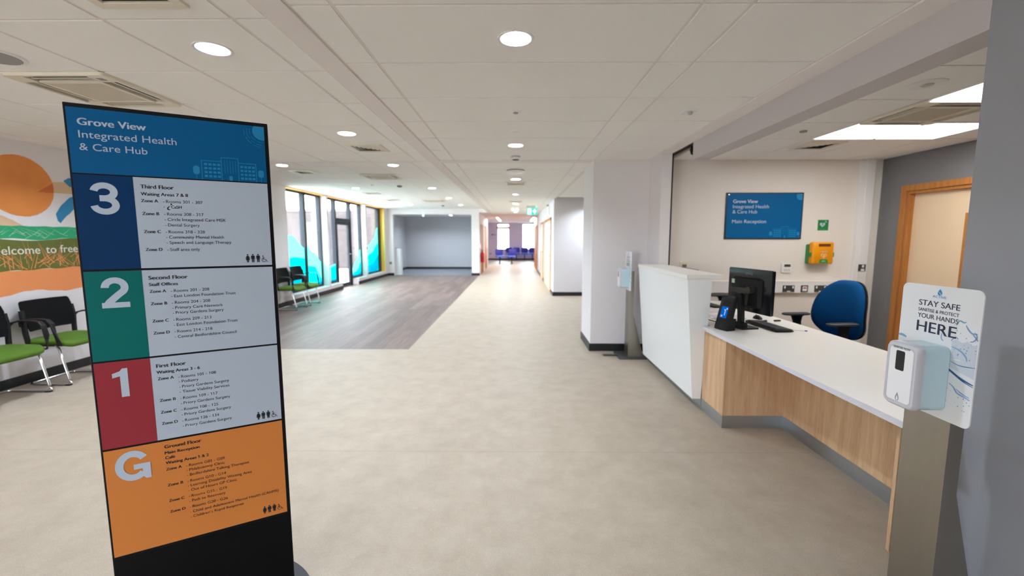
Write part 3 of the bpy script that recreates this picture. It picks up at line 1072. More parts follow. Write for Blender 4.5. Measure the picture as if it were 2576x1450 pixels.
vent((-1.63, 4.745, ZC), 'square louvred vent on the ceiling between two downlights, right of the directory sign')
vent((-1.585, 1.71, ZC), 'square louvred vent cut off by the top edge above the directory sign')
vent((-3.66, 7.39, ZL), 'square louvred vent on the raised ceiling near the first window')
vent((-3.7, 10.9, ZL), 'square louvred vent on the raised ceiling midway along the windows')
vent((-3.72, 12.8, ZL), 'square louvred vent on the raised ceiling near the courtyard door')
vent((0.0, 7.79, ZC), 'square vent on the corridor ceiling just beyond the third downlight')
vent((0.0, 11.67, ZC), 'square vent on the corridor ceiling beyond the fourth downlight')
vent((3.24, 4.66, ZC), 'square vent on the reception ceiling near the back wall')

# light panels of the reception ceiling
for i, (x, y, lab) in enumerate(((3.27, 4.06, 'glowing square light panel at left of the far reception pair'), (3.88, 4.06, 'glowing square light panel at right of the far reception pair'),
                                 (3.27, 2.86, 'glowing square light panel nearest the right foreground wall'))):
    if i == 0:
        lp = thing('light_panel', lab, 'ceiling light', (x, y, ZC), 0, 'reception light panels')
        DN = Frame((0, 0, 0), (1, 0, 0), (0, -1, 0))
        MB().ring(DN, rrect(-0.298, 0.298, -0.298, 0.298, 0.002), rrect(-0.288, 0.288, -0.288, 0.288, 0.002), -0.004, 0.008).build('frame', M_WHITE, lp)
        MB().prism(DN, rrect(-0.288, 0.288, -0.288, 0.288, 0.002), 0.001, 0.005).build('diffuser', M_LIGHT, lp)
    else:
        dup(lp, (x, y, ZC), 0, lab, 'reception light panels')


def disc(name, loc, prof, lab, cat, m=None, parts=()):
    t = thing(name, lab, cat, loc)
    MB().lathe(prof, n=32).build('body', m or M_WHITE, t, smooth=True)
    for pn, pp, pm in parts: MB().lathe(pp, n=24).build(pn, pm, t, smooth=True)
    return t


disc('motion_sensor', (0, 3.43, ZC), [(0.0, 0), (0.043, 0), (0.043, -0.004), (0.036, -0.007), (0.0, -0.007)], 'small round motion sensor on the corridor ceiling between the first two downlights', 'motion sensor',
     None, [('lens', [(0.0, -0.006), (0.022, -0.006), (0.017, -0.014), (0.0, -0.017)], mat('sensor_lens', (150, 146, 138), 0.5))])
disc('ceiling_disc', (0, 4.04, ZC), [(0.0, 0), (0.045, 0), (0.044, -0.005), (0.0, -0.006)], 'faint flat white cover disc before the second corridor downlight', 'cover disc', None,
     [('centre_cap', [(0.0, -0.005), (0.02, -0.005), (0.019, -0.008), (0.0, -0.008)], M_PLAST)])
disc('smoke_detector', (0, 5.22, ZC), [(0.0, 0), (0.055, 0), (0.055, -0.02), (0.045, -0.025), (0.045, -0.038), (0.036, -0.05), (0.0, -0.05)],
     'white smoke detector with dark slots hanging from the corridor ceiling', 'smoke detector', None,
     [('upper_slot', [(0.056, -0.011), (0.057, -0.011), (0.057, -0.017), (0.056, -0.017)], mat('slot_grey', (70, 70, 80), 0.6)),
      ('lower_slot', [(0.0, -0.046), (0.041, -0.046), (0.039, -0.0505), (0.0, -0.051)], mat('slot_dark', (46, 48, 50), 0.6))])
disc('access_point', (0, 6.34, ZC), [(0.0, -0.012), (0.15, -0.012), (0.15, -0.018), (0.11, -0.034), (0.05, -0.042), (0.0, -0.044)],
     'wide white dome of a wireless access point on the corridor ceiling', 'access point', None,
     [('gap_shadow_plate', [(0.0, 0), (0.135, 0), (0.135, -0.012), (0.0, -0.012)], M_DARK)])  # dark plate: shadow of the gap above the dome, put into its colour
t = thing('ceiling_detector', 'small square detector with a round lens on the ceiling near the reception beam', 'detector', (1.36, 3.43, ZC))
MB().box(-0.05, 0.05, -0.07, 0.05, -0.012, 0).build('base', M_WHITE, t, bevel=0.003)
MB().lathe([(0, -0.012), (0.018, -0.012), (0.02, -0.022), (0.013, -0.034), (0, -0.037)], c=(0, -0.03, 0), n=20).build('lens', mat('lens_grey', (176, 178, 174), 0.3), t, smooth=True)
disc('ceiling_speaker', (-2.85, 2.37, ZC), [(0.0, 0), (0.135, 0), (0.135, -0.004), (0.125, -0.008), (0.0, -0.008)], 'round ceiling speaker cut off by the left edge, above the air conditioner', 'ceiling speaker', None,
     [('grille', [(0.0, -0.0075), (0.115, -0.0075), (0.112, -0.011), (0.0, -0.012)], mat('speaker_grille', (150, 148, 150), 0.7, var=0.2, scale=400))])
disc('ceiling_speaker', (2.66, 2.85, ZC), [(0.0, 0), (0.10, 0), (0.10, -0.003), (0.095, -0.006), (0.0, -0.006)], 'round white ceiling speaker above the reception desk', 'ceiling speaker', None,
     [('grille', [(0.0, -0.0055), (0.035, -0.0055), (0.03, -0.012), (0.0, -0.014)], mat('lens_grey', (176, 178, 174), 0.3))])
disc('ceiling_sensor', (2.68, 4.05, ZC), [(0.0, 0), (0.032, 0), (0.03, -0.012), (0.0, -0.016)], 'small grey sensor on the reception ceiling left of the light panels', 'sensor', mat('sensor_lens', (150, 146, 138), 0.5))
disc('ceiling_sensor', (-2.55, 9.35, ZL), [(0.0, 0), (0.06, 0), (0.055, -0.03), (0.0, -0.045)], 'grey round detector on the raised ceiling beyond the nearest air conditioner', 'sensor', mat('slot_grey2', (120, 118, 120), 0.6))
disc('ceiling_sensor', (-3.09, 9.17, ZL), [(0.0, 0), (0.035, 0), (0.03, -0.02), (0.0, -0.028)], 'tiny white detector on the raised ceiling left of the grey detector', 'sensor', M_PLAST)
disc('ceiling_sensor', (-2.57, 15.0, ZL), [(0.0, 0), (0.05, 0), (0.045, -0.03), (0.0, -0.04)], 'small detector on the raised ceiling nearest the alcove', 'sensor', mat('slot_grey2', (120, 118, 120), 0.6))
t = thing('emergency_light', 'twin headed emergency light under the far corridor ceiling', 'emergency light', (-0.02, 14.3, ZC))
MB().box(-0.05, 0.05, -0.03, 0.03, -0.03, 0).build('base', M_WHITE, t, bevel=0.004)
for s in (-1, 1):
    MB().lathe([(0, 0), (0.035, 0.0), (0.045, 0.03), (0.045, 0.05), (0, 0.05)], c=(s * 0.075, 0, -0.05), n=20, axis='y').build('lamp_head', emitter('emergency_lamp', (255, 255, 255), 1.6), t, smooth=True)

# exit sign hanging over the corridor
t = thing('exit_sign', 'lit green running-man exit sign hanging from the corridor ceiling', 'exit sign', (0.506, 13.2, ZC))
XF = Frame((0, -0.013, 0), (1, 0, 0), (0, 0, 1))
MB().box(-0.17, 0.17, -0.03, 0.03, -0.075, 0).build('housing', mat('exit_housing', (190, 196, 200), 0.4), t, bevel=0.004)
MB().box(-0.162, 0.162, -0.012, 0.012, -0.288, -0.075).build('panel', emitter('exit_green', (40, 214, 190), 1.0), t)
p = MB()
p.prism(XF, [(-0.13, -0.27), (-0.02, -0.27), (-0.02, -0.09), (-0.13, -0.09)], 0.0, 0.001)
ar = [(0.012, -0.185), (0.065, -0.235), (0.065, -0.205), (0.135, -0.205), (0.135, -0.165), (0.065, -0.165), (0.065, -0.13)]
p.prism(XF, [(0.015, -0.15), (0.07, -0.15), (0.07, -0.105), (0.105, -0.105), (0.105, -0.15), (0.145, -0.15), (0.09, -0.26)], 0.0, 0.001)
p.build('doorway_and_arrow', emitter('exit_white', (250, 255, 255), 1.6), t)
p = MB()
p.prism(XF, circ(-0.07, -0.115, 0.013, 14), 0.001, 0.002)
p.prism(XF, [(-0.085, -0.13), (-0.055, -0.132), (-0.06, -0.19), (-0.09, -0.19)], 0.001, 0.002)
p.prism(XF, [(-0.09, -0.185), (-0.07, -0.185), (-0.095, -0.225), (-0.12, -0.25), (-0.125, -0.24), (-0.105, -0.22)], 0.001, 0.002)
p.prism(XF, [(-0.075, -0.185), (-0.06, -0.185), (-0.045, -0.215), (-0.05, -0.255), (-0.062, -0.255), (-0.06, -0.22)], 0.001, 0.002)
p.prism(XF, [(-0.058, -0.135), (-0.03, -0.165), (-0.036, -0.172), (-0.062, -0.15)], 0.001, 0.002)
p.prism(XF, [(-0.083, -0.135), (-0.112, -0.165), (-0.105, -0.172), (-0.08, -0.15)], 0.001, 0.002)
p.build('running_man', emitter('exit_green', (40, 214, 190), 1.0), t)
MB().lathe([(0, 0), (0.02, 0), (0.02, 0.006), (0, 0.008)], c=(0.135, -0.03, -0.035), n=14, axis='y').build('indicator', emitter('exit_led', (120, 255, 180), 2.0), t)
t = thing('wall_sign', 'small upright white sign high on the right corridor wall above the first door', 'sign', (0.98, 12.55, 2.32))
MB().box(-0.03, 0, -0.36, 0.36, -0.13, 0.12).build('plate', M_WHITE, t, bevel=0.004)
MB().box(-0.05, 0, -0.1, 0.1, 0.12, 0.15).build('bracket', mat('slot_grey', (70, 70, 80), 0.6), t)

# bullet camera under the counter opening
t = thing('bullet_camera', 'small black bullet camera at the top of the reception opening', 'camera', (1.9, 4.66, 2.5))
MB().tube([(0, 0, 0), (0, 0, -0.04)], 0.012).build('mount', M_BLACK, t, smooth=True)
MB().tube([(0.012, 0.03, -0.035), (-0.012, -0.06, -0.085)], [0.022, 0.024], n=14).build('barrel', M_BLACK, t, smooth=True)
MB().tube([(-0.012, -0.06, -0.085), (-0.0135, -0.066, -0.088)], 0.018, n=14).build('lens', M_BLACKG, t)

# ================================================================== DIRECTORY SIGN
W, H = 0.557, 1.94
ts = thing('directory_sign', 'tall black freestanding directory sign listing the floors in blue, green, red and orange', 'directory sign',
           (-1.42342 + 0.87757 * W / 2, 1.35342 + 0.47945 * W / 2, 0), math.atan2(0.47945, 0.87757))
TF = Frame((-W / 2, 0, 0), (1, 0, 0), (0, 0, 1))
DEP = 0.045
MB().prism(TF, [(0, 0.012), (W, 0.012), (W, H), (0, H)], -DEP, 0.0).build('frame', M_SIGNBLK, ts, bevel=0.002)
MB().lathe([(0, 0), (0.342, 0), (0.345, 0.004), (0.34, 0.012), (0, 0.012)], c=(0, 0.0, 0), n=72).build('base_disc', M_DISC, ts, smooth=True)
SL, SR = 0.0065, 0.5455


def panel(name, t0, t1, m, lab):
    o = MB().prism(TF, [(SL, t0), (SR, t0), (SR, t1), (SL, t1)], 0.0, 0.0012).build(name, m, ts)
    o['label'] = lab
    return o


def lettering(parent, rows, m, name='lettering', d=0.0018):
    mb = MB()
    for s, x, y, cap, w, b in rows: mb.text(TF, s, x, y, cap, w, b, d)
    return mb.build(name, m, parent, smooth='raw') if False else mb.build(name, m, parent)


def person_icon(mb, cx, y, hgt, dress):
    k = hgt / 0.031
    mb.flat(TF, circ(cx, y + 0.0285 * k, 0.0026 * k, 14), 0.0018)
    if dress:
        mb.flat(TF, [(cx - 0.0028 * k, y + 0.025 * k), (cx + 0.0028 * k, y + 0.025 * k), (cx + 0.0075 * k, y + 0.0145 * k), (cx + 0.006 * k, y + 0.014 * k), (cx + 0.0035 * k, y + 0.019 * k),
                     (cx + 0.0065 * k, y + 0.0085 * k), (cx - 0.0065 * k, y + 0.0085 * k), (cx - 0.0035 * k, y + 0.019 * k), (cx - 0.006 * k, y + 0.014 * k), (cx - 0.0075 * k, y + 0.0145 * k)], 0.0018)
        for s in (-1, 1): mb.flat(TF, [(cx + s * 0.0004 * k, y + 0.0085 * k), (cx + s * 0.0032 * k, y + 0.0085 * k), (cx + s * 0.0028 * k, y), (cx + s * 0.0006 * k, y)], 0.0018)
    else:
        mb.flat(TF, [(cx - 0.0055 * k, y + 0.0252 * k), (cx + 0.0055 * k, y + 0.0252 * k), (cx + 0.0068 * k, y + 0.013 * k), (cx + 0.005 * k, y + 0.013 * k), (cx + 0.0042 * k, y + 0.021 * k),
                     (cx + 0.0042 * k, y + 0.012 * k), (cx - 0.0042 * k, y + 0.012 * k), (cx - 0.0042 * k, y + 0.021 * k), (cx - 0.005 * k, y + 0.013 * k), (cx - 0.0068 * k, y + 0.013 * k)], 0.0018)
        for s in (-1, 1): mb.flat(TF, [(cx + s * 0.0005 * k, y + 0.012 * k), (cx + s * 0.0042 * k, y + 0.012 * k), (cx + s * 0.0038 * k, y), (cx + s * 0.0008 * k, y)], 0.0018)


def wheelchair(mb, cx, y, k=1.0):
    mb.flat(TF, circ(cx - 0.003 * k, y + 0.0225 * k, 0.0022 * k, 12), 0.0018)
    n = 18
    a = [math.radians(110 + 250 * i / n) for i in range(n + 1)]
    for i in range(n):
        mb.flat(TF, [(cx + r * k * math.cos(q), y + 0.0078 * k + r * k * math.sin(q)) for r, q in ((0.0078, a[i]), (0.0078, a[i + 1]), (0.0062, a[i + 1]), (0.0062, a[i]))], 0.0018)
    mb.flat(TF, [(cx - 0.0035 * k, y + 0.0195 * k), (cx - 0.0015 * k, y + 0.0195 * k), (cx - 0.0005 * k, y + 0.0105 * k), (cx - 0.0027 * k, y + 0.0105 * k)], 0.0018)
    mb.flat(TF, [(cx - 0.0027 * k, y + 0.0105 * k), (cx + 0.006 * k, y + 0.0105 * k), (cx + 0.0105 * k, y + 0.0025 * k), (cx + 0.0125 * k, y + 0.0035 * k), (cx + 0.013 * k, y + 0.002 * k), (cx + 0.0100 * k, y + 0.0005 * k), (cx + 0.0052 * k, y + 0.0088 * k), (cx - 0.0027 * k, y + 0.0088 * k)], 0.0018)
    mb.flat(TF, [(cx - 0.0014 * k, y + 0.0158 * k), (cx + 0.0045 * k, y + 0.0158 * k), (cx + 0.0045 * k, y + 0.0144 * k), (cx - 0.0014 * k, y + 0.0144 * k)], 0.0018)


def pictos(parent, y):
    mb = MB()
    person_icon(mb, 0.4668, y, 0.031, True)
    person_icon(mb, 0.4835, y, 0.031, False)
    person_icon(mb, 0.5005, y, 0.031, False)
    mb.flat(TF, [(0.499, y + 0.012), (0.507, y + 0.0085), (0.5005, y + 0.0085)], 0.0018)
    wheelchair(mb, 0.5195, y + 0.0005)
    return mb.build('pictograms', M_INK, parent)


# header
hp = panel('header_panel', 1.7224, 1.9266, M_SBLUE, 'blue header panel with the building name')
lettering(hp, [('Grove View', 0.0304, 1.8735, 0.0215, 0.171, 0.022), ('Integrated Health', 0.0310, 1.8338, 0.0222, 0.249, 0.0), ('& Care Hub', 0.0300, 1.7947, 0.0218, 0.169, 0.0)], M_INKW)


def arc(mb, fr, cx, cy, r0, r1, a0, a1, d, n=16):
    for i in range(n):
        p, q = math.radians(a0 + (a1 - a0) * i / n), math.radians(a0 + (a1 - a0) * (i + 1) / n)
        mb.flat(fr, [(cx + r0 * math.cos(p), cy + r0 * math.sin(p)), (cx + r1 * math.cos(p), cy + r1 * math.sin(p)), (cx + r1 * math.cos(q), cy + r1 * math.sin(q)), (cx + r0 * math.cos(q), cy + r0 * math.sin(q))], d)


def clip_disc(cx, cy, r, xmax, ymax, n=48):
    return [(min(cx + r * math.cos(2 * PI * k / n), xmax), min(cy + r * math.sin(2 * PI * k / n), ymax)) for k in range(n)]


def skyline(fr, x0, y0, k, d, xmax, ymax, suncx, suncy, sr):
    """Line drawing of a building between two trees, and a sun with broken rings in the corner."""
    mb = MB()
    trees = []
    R = lambda a, b, c, e, q=None: (q or mb).flat(fr, [(x0 + a * k, y0 + b * k), (x0 + c * k, y0 + b * k), (x0 + c * k, y0 + e * k), (x0 + a * k, y0 + e * k)], d)
    for tx, th in ((0.0095, 0.045), (0.201, 0.043)):
        tm = MB().flat(fr, [(x0 + (p + tx) * k, y0 + q * k) for p, q in rrect(-0.009, 0.009, 0.016, th, 0.0085)], d)
        R(tx - 0.0006, 0.0, tx + 0.0006, 0.016, tm)
        trees.append(tm)
    R(0.024, 0, 0.0258, 0.065); R(0.024, 0.063, 0.081, 0.065); R(0.081, 0, 0.083, 0.079); R(0.081, 0.077, 0.133, 0.079)
    R(0.131, 0, 0.133, 0.079); R(0.133, 0.062, 0.187, 0.064); R(0.185, 0, 0.187, 0.064)
    for c in range(4):
        for r in range(4):
            R(0.032 + c * 0.0125, 0.008 + r * 0.0135, 0.041 + c * 0.0125, 0.0155 + r * 0.0135)
            R(0.138 + c * 0.0118, 0.006 + r * 0.0135, 0.1465 + c * 0.0118, 0.0135 + r * 0.0135)
    for c in range(5): R(0.091 + c * 0.008, 0.024, 0.0922 + c * 0.008, 0.07)
    R(0.103, 0.0, 0.113, 0.016)
    sun = MB().flat(fr, clip_disc(suncx, suncy, sr, xmax, ymax), d)
    return mb, trees, sun


sk, trs, sun_ = skyline(TF, 0.3205, 1.7226, 1.03, 0.0018, 0.5453, 1.9264, 0.5390, 1.9085, 0.0315)
for a0, a1 in ((170, 200), (206, 236), (242, 268)): arc(sun_, TF, 0.5390, 1.9085, 0.0395, 0.041, a0, a1, 0.0018)
for a0, a1 in ((172, 215), (222, 240), (246, 266)): arc(sun_, TF, 0.5390, 1.9085, 0.049, 0.0505, a0, a1, 0.0018)
for a0, a1 in ((178, 196), (203, 232), (238, 262)): arc(sun_, TF, 0.5390, 1.9085, 0.0575, 0.059, a0, a1, 0.0018)
sk.build('skyline_drawing', M_SLOGO, hp)
sun_.build('sun_drawing', M_SLOGO, hp)
for q_ in trs: q_.build('tree_drawing', M_SLOGO, hp)

CH, CB, CR = 0.0126, 0.0106, 0.0102     # cap heights: heading, sub-heading, rows
XZ, XR = 0.1700, 0.2290


def rows(z, first, items):
    """One zone: bold name and its dashed lines, at the given baselines."""
    out = [(z, XZ, first, CR, 0.0460, 0.022)]
    for s, y in items:
        out.append(('-', XR, y, CR, None, 0.0))
        out.append((s, XR + 0.0082, y, CR, None, 0.0))
    return out


def figure(ch, x, y, hgt, wid):
    """Big heavy figure drawn as strokes in a box of unit height and width wid / hgt."""
    mb = MB()
    w = wid / hgt
    P = lambda a, b: (x + a * hgt, y + b * hgt)

    def stroke(path, hw, d=0.0022):
        L_, R_ = [], []
        for i, q in enumerate(path):
            a = Vector(path[max(0, i - 1)])
            b = Vector(path[min(len(path) - 1, i + 1)])
            t = (b - a).normalized()
            n_ = Vector((-t.y, t.x)) * (hw[i] if isinstance(hw, list) else hw)
            L_.append(P(q[0] + n_.x, q[1] + n_.y))
            R_.append(P(q[0] - n_.x, q[1] - n_.y))
        for i in range(len(path) - 1):
            mb.flat(TF, [L_[i], L_[i + 1], R_[i + 1], R_[i]], d)

    def arc_(cx, cy, rx, ry, a0, a1, n=28):
        return [(cx + rx * math.cos(math.radians(a0 + (a1 - a0) * i / n)), cy + ry * math.sin(math.radians(a0 + (a1 - a0) * i / n))) for i in range(n + 1)]
    box = lambda a, b, c, e, d=0.00222: mb.flat(TF, [P(a, b), P(c, b), P(c, e), P(a, e)], d)
    if ch == '1':
        k = wid / 0.042
        mb.flat(TF, [P(0.20 * k, 0), P(0.408 * k, 0), P(0.408 * k, 1.0), P(0.27 * k, 1.0), P(0.20 * k, 0.91), P(0.0, 0.84), P(0.0, 0.69), P(0.20 * k, 0.735)], 0.0022)
    elif ch == '2':
        stroke(arc_(w / 2 + 0.005, 0.675, w / 2 - 0.105, 0.228, 182, -38) + [(0.42, 0.42), (0.30, 0.30), (0.19, 0.19), (0.13, 0.09)], 0.098)
        box(0.0, 0.0, w, 0.175)
        mb.flat(TF, [P(0.0, 0.0), P(0.25, 0.0), P(0.25, 0.2), P(0.05, 0.14)], 0.00224)
    elif ch == '3':
        stroke(arc_(w / 2 - 0.005, 0.708, w / 2 - 0.118, 0.20, 172, -90), 0.092)
        stroke(arc_(w / 2 - 0.005, 0.300, w / 2 - 0.098, 0.208, 90, -172), 0.092, 0.00221)
        box(0.235, 0.416, 0.37, 0.600)
    elif ch == 'G':
        stroke(arc_(0.445, 0.5, 0.34, 0.40, 33, 318, 44), 0.104)
        box(0.46, 0.355, w, 0.53)
        mb.flat(TF, [P(0.70, 0.06), P(0.76, 0.0), P(w, 0.0), P(w, 0.5), P(0.68, 0.5), P(0.68, 0.2)], 0.00224)
    return mb


def floor_panel(name, t0, t1, blockm, num, numx, numy, numcap, numw, body, lab, panelm=M_SWHT, pic=None):
    p = panel(name, t0, t1, panelm, lab)
    if blockm:
        MB().prism(TF, [(SL, t0), (0.154, t0), (0.154, t1), (SL, t1)], 0.0012, 0.0016).build('number_block', blockm, p)
    figure(num, numx, numy, numcap, numw).build('floor_number', M_INKW, p)
    lettering(p, body, M_INK)
    if pic: pictos(p, pic)
    return p


b3 = [('Third Floor', 0.1714, 1.6814, CH, 0.0905, 0.022), ('Waiting Areas 7 & 8', 0.1708, 1.6578, CB, 0.1295, 0.022)]
b3 += rows('Zone A', 1.6352, [('Rooms 301 - 307', 1.6346), ('', 1.6168)])
b3 += [('CaSH', 0.2500, 1.6162, 0.0098, 0.029, 0.018)]
b3 += rows('Zone B', 1.5917, [('Rooms 308 - 317', 1.5915), ('Circle Integrated Care MSK', 1.5728), ('Dental Surgery', 1.5536)])
b3 += rows('Zone C', 1.5303, [('Rooms 318 - 328', 1.5299), ('Community Mental Health', 1.5114), ('Speech and Language Therapy', 1.4926)])
b3 += rows('Zone D', 1.4690, [('Staff area only', 1.4680)])
p3_ = floor_panel('third_floor_panel', 1.4100, 1.7178, M_SNAVY, '3', 0.0412, 1.5905, 0.1045, 0.0745, b3, 'third floor panel with a navy number block', pic=1.4216)
lg = MB()
lg.flat(TF, circ(0.2512, 1.6303, 0.0026, 14), 0.0018)
for a, b, c, e, f2, g2 in ((0.2375, 1.6125, 0.2425, 1.6215, 0.2495, 1.6245), ):
    pts = [(0.2385, 1.6178), (0.2440, 1.6232), (0.2505, 1.6262), (0.2450, 1.6215), (0.2420, 1.6165), (0.2432, 1.6128), (0.2490, 1.6140), (0.2440, 1.6098), (0.2390, 1.6118)]
    lg.flat(TF, pts, 0.0018)
lg.build('clinic_logo', M_INK, p3_)

b2 = [('Second Floor', 0.1707, 1.3697, CH, 0.1095, 0.022), ('Staff Offices', 0.1702, 1.3470, CB, 0.0807, 0.022)]
b2 += rows('Zone A', 1.3230, [('Rooms 201 - 208', 1.3220), ('East London Foundation Trust', 1.3033)])
b2 += rows('Zone B', 1.2796, [('Rooms 204 - 208', 1.2798), ('Primary Care Network', 1.2611), ('Priory Gardens Surgery', 1.2431)])
b2 += rows('Zone C', 1.2182, [('Rooms 209 - 213', 1.2180), ('East London Foundation Trust', 1.1993)])
b2 += rows('Zone D', 1.1752, [('Rooms 214 - 218', 1.1750), ('Central Bedfordshire Council', 1.1556)])
floor_panel('second_floor_panel', 1.0985, 1.4026, M_STEAL, '2', 0.0444, 1.2786, 0.103, 0.072, b2, 'second floor panel with a green number block')

b1 = [('First Floor', 0.1690, 1.0550, CH, 0.0850, 0.022), ('Waiting Areas 3 - 6', 0.1683, 1.0328, CB, 0.1255, 0.022)]
b1 += rows('Zone A', 1.0090, [('Rooms 101 - 108', 1.0078), ('Podiatry', 0.9898), ('Priory Gardens Surgery', 0.9704), ('Tissue Viability Services', 0.9514)])
b1 += rows('Zone B', 0.9290, [('Rooms 109 - 117', 0.9272), ('Priory Gardens Surgery', 0.9080)])
b1 += rows('Zone C', 0.8850, [('Rooms 108 - 125', 0.8842), ('Priory Gardens Surgery', 0.8652)])
b1 += rows('Zone D', 0.8428, [('Rooms 126 - 134', 0.8424), ('Priory Gardens Surgery', 0.8220)])
floor_panel('first_floor_panel', 0.7880, 1.0920, M_SRED, '1', 0.0505, 0.9662, 0.1005, 0.042, b1, 'first floor panel with a red number block', pic=0.8003)

bg = [('Ground Floor', 0.1710, 0.7532, CH, 0.1090, 0.022), ('Main Reception', 0.1705, 0.7310, CB, 0.1035, 0.022), ('Café', 0.1706, 0.7120, CB, None, 0.022), ('Waiting Areas 1 & 2', 0.1706, 0.6926, CB, 0.1285, 0.022)]
bg += rows('Zone A', 0.6688, [('Rooms G01 - G09', 0.6676), ('Phlebotomy Clinic', 0.6496), ('Bedfordshire Talking Therapies', 0.6305)])
bg += rows('Zone B', 0.6072, [('Rooms G10 - G14', 0.6068), ('Learning Disability Waiting Area', 0.5886), ('Out of Hours GP Clinic', 0.5702)])
bg += rows('Zone C', 0.5466, [('Rooms G15 - G19', 0.5468), ('Path to Recovery', 0.5280)])
bg += rows('Zone D', 0.5040, [('Rooms G20 - G26', 0.5043), ('Child and Adolescent Mental Health (CAHMS)', 0.4840), ("Children's Rapid Response", 0.4652)])
floor_panel('ground_floor_panel', 0.3875, 0.7806, None, 'G', 0.0325, 0.6580, 0.1085, 0.0960, bg, 'orange ground floor panel', M_SORG, pic=0.4040)
MB().prism(TF, [(0.004, 0.03), (0.553, 0.03), (0.553, 0.374), (0.004, 0.374)], 0.0, 0.0008).build('lower_panel', mat('panel_black', (9, 9, 10), 0.6, var=0.05, spec=0.15), ts)


# ================================================================== SANITISER STANDS
def sanitiser(first=[]):
    t = thing('sanitiser_stand', 'brushed steel hand sanitiser stand in the right foreground against the grey wall', 'hand sanitiser stand', (0, 0, 0))
    BF = Frame((0, 0, 0), (1, 0, 0), (0, 0, 1))
    # folded steel post
    m = MB()
    m.prism(FLAT, [(-0.098, 0.06), (-0.098, 0.008), (0.078, 0.008), (0.078, 0.06), (0.0745, 0.06), (0.0745, 0.0115), (-0.0945, 0.0115), (-0.0945, 0.06)], 0.01, 1.1)
    m.prism(Frame((0, 0, 0), (0, 1, 0), (0, 0, 1)), [(0.06, 0.01), (0.20, 0.01), (0.06, 0.58)], 0.074, 0.078)
    m.build('post', M_STEEL, t)
    b = MB()
    b.prism(FLAT, rrect(-0.19, 0.165, -0.12, 0.24, 0.03), 0.0, 0.01)
    b.build('base_plate', mat('base_steel', (92, 92, 94), 0.4, 0.7, var=0.05), t, bevel=0.002)
    b = MB()
    b.prism(FLAT, rrect(-0.028, 0.022, -0.29, -0.1, 0.012), 0.012, 0.02)
    b.build('pedal', mat('base_steel', (92, 92, 94), 0.4, 0.7, var=0.05), t, bevel=0.002)
    # board
    bd = MB()
    bd.prism(BF, rrect(-0.146, 0.146, 0.857, 1.339, 0.022, 8), -0.004, 0.0)
    board = bd.build('sign_board', mat('board_white', (226, 228, 230), 0.3, var=0.01), t)
    T = 0.0007
    X0 = -0.075
    for s, y, cap, w in (('STAY SAFE', 1.2600, 0.0205, 0.150), ('SANITISE & PROTECT', 1.2375, 0.0122, 0.149), ('YOUR HANDS', 1.2125, 0.0170, 0.149), ('HERE', 1.1605, 0.0400, 0.147)):
        MB().text(BF, s, X0, y, cap, w, 0.012, T).build('lettering', mat('board_ink', (28, 36, 66), 0.4), board)
    lg = MB()
    lg.text(BF, 'ACTIVE', -0.0255, 1.2945, 0.0085, 0.050, 0.01, T)
    dp = [(0.0, 1.3275), (0.006, 1.319), (0.0085, 1.3125), (0.0065, 1.3065), (0.0, 1.304), (-0.0065, 1.3065), (-0.0085, 1.3125), (-0.006, 1.319)]
    lg.flat(BF, dp, T)
    lg.build('brand_mark', mat('logo_blue', (40, 136, 196), 0.4), board)
    st = MB()
    for k in range(2): st.flat(BF, [(-0.008 + k * 0.004, 1.318 - k * 0.004), (0.007, 1.3065 - k * 0.0035), (0.0075, 1.3078 - k * 0.0035), (-0.0075 + k * 0.004, 1.3195 - k * 0.004)], T + 0.0003)
    st.build('brand_mark_stripes', M_INKW, board)
    # printed water splash
    rs = random.Random(5)
    wb = MB()

    def ribbon(pts, wd, mb):
        P_ = [pts[0]] + list(pts) + [pts[-1]]
        sm = []
        for i in range(len(pts) - 1):
            a0, a1, a2, a3 = P_[i:i + 4]
            for q in range(5):
                u = q / 5
                sm.append(tuple(0.5 * (2 * a1[c] + (a2[c] - a0[c]) * u + (2 * a0[c] - 5 * a1[c] + 4 * a2[c] - a3[c]) * u * u + (3 * a1[c] - a0[c] - 3 * a2[c] + a3[c]) * u ** 3) for c in (0, 1)))
        pts = sm + [pts[-1]]
        for i in range(len(pts) - 1):
            a, c = Vector(pts[i]), Vector(pts[i + 1])
            n = Vector((-(c - a).y, (c - a).x)).normalized()
            w0, w1 = wd * (0.35 + 0.65 * math.sin(PI * (i + 0.3) / len(pts))), wd * (0.35 + 0.65 * math.sin(PI * (i + 1.3) / (len(pts) + 0.6)))
            mb.flat(BF, [tuple(a + n * w0), tuple(c + n * w1), tuple(c - n * w1), tuple(a - n * w0)], T)
    pale = MB()
    pale.flat(BF, [(0.06, 1.150), (0.075, 1.158), (0.095, 1.150), (0.110, 1.160), (0.125, 1.150), (0.143, 1.153), (0.143, 1.085), (0.12, 1.078), (0.09, 1.09), (0.06, 1.085)], T * 0.7)
    pale.flat(BF, [(0.06, 1.085), (0.143, 1.085), (0.143, 1.035), (0.10, 1.045), (0.06, 1.055)], T * 0.6)
    pale.build('water_tint', mat('water_pale', (200, 208, 218), 0.35), board)
    deep = MB()
    ribbon([(0.045, 1.055), (0.07, 1.042), (0.095, 1.028), (0.12, 1.020), (0.143, 1.015)], 0.0035, deep)
    ribbon([(0.05, 1.048), (0.08, 1.033), (0.11, 1.018), (0.143, 1.008)], 0.0018, deep)
    ribbon([(0.06, 1.078), (0.09, 1.070), (0.12, 1.072), (0.143, 1.076)], 0.0014, deep)
    deep.build('water_lines', mat('water_deep', (36, 92, 150), 0.35), board)
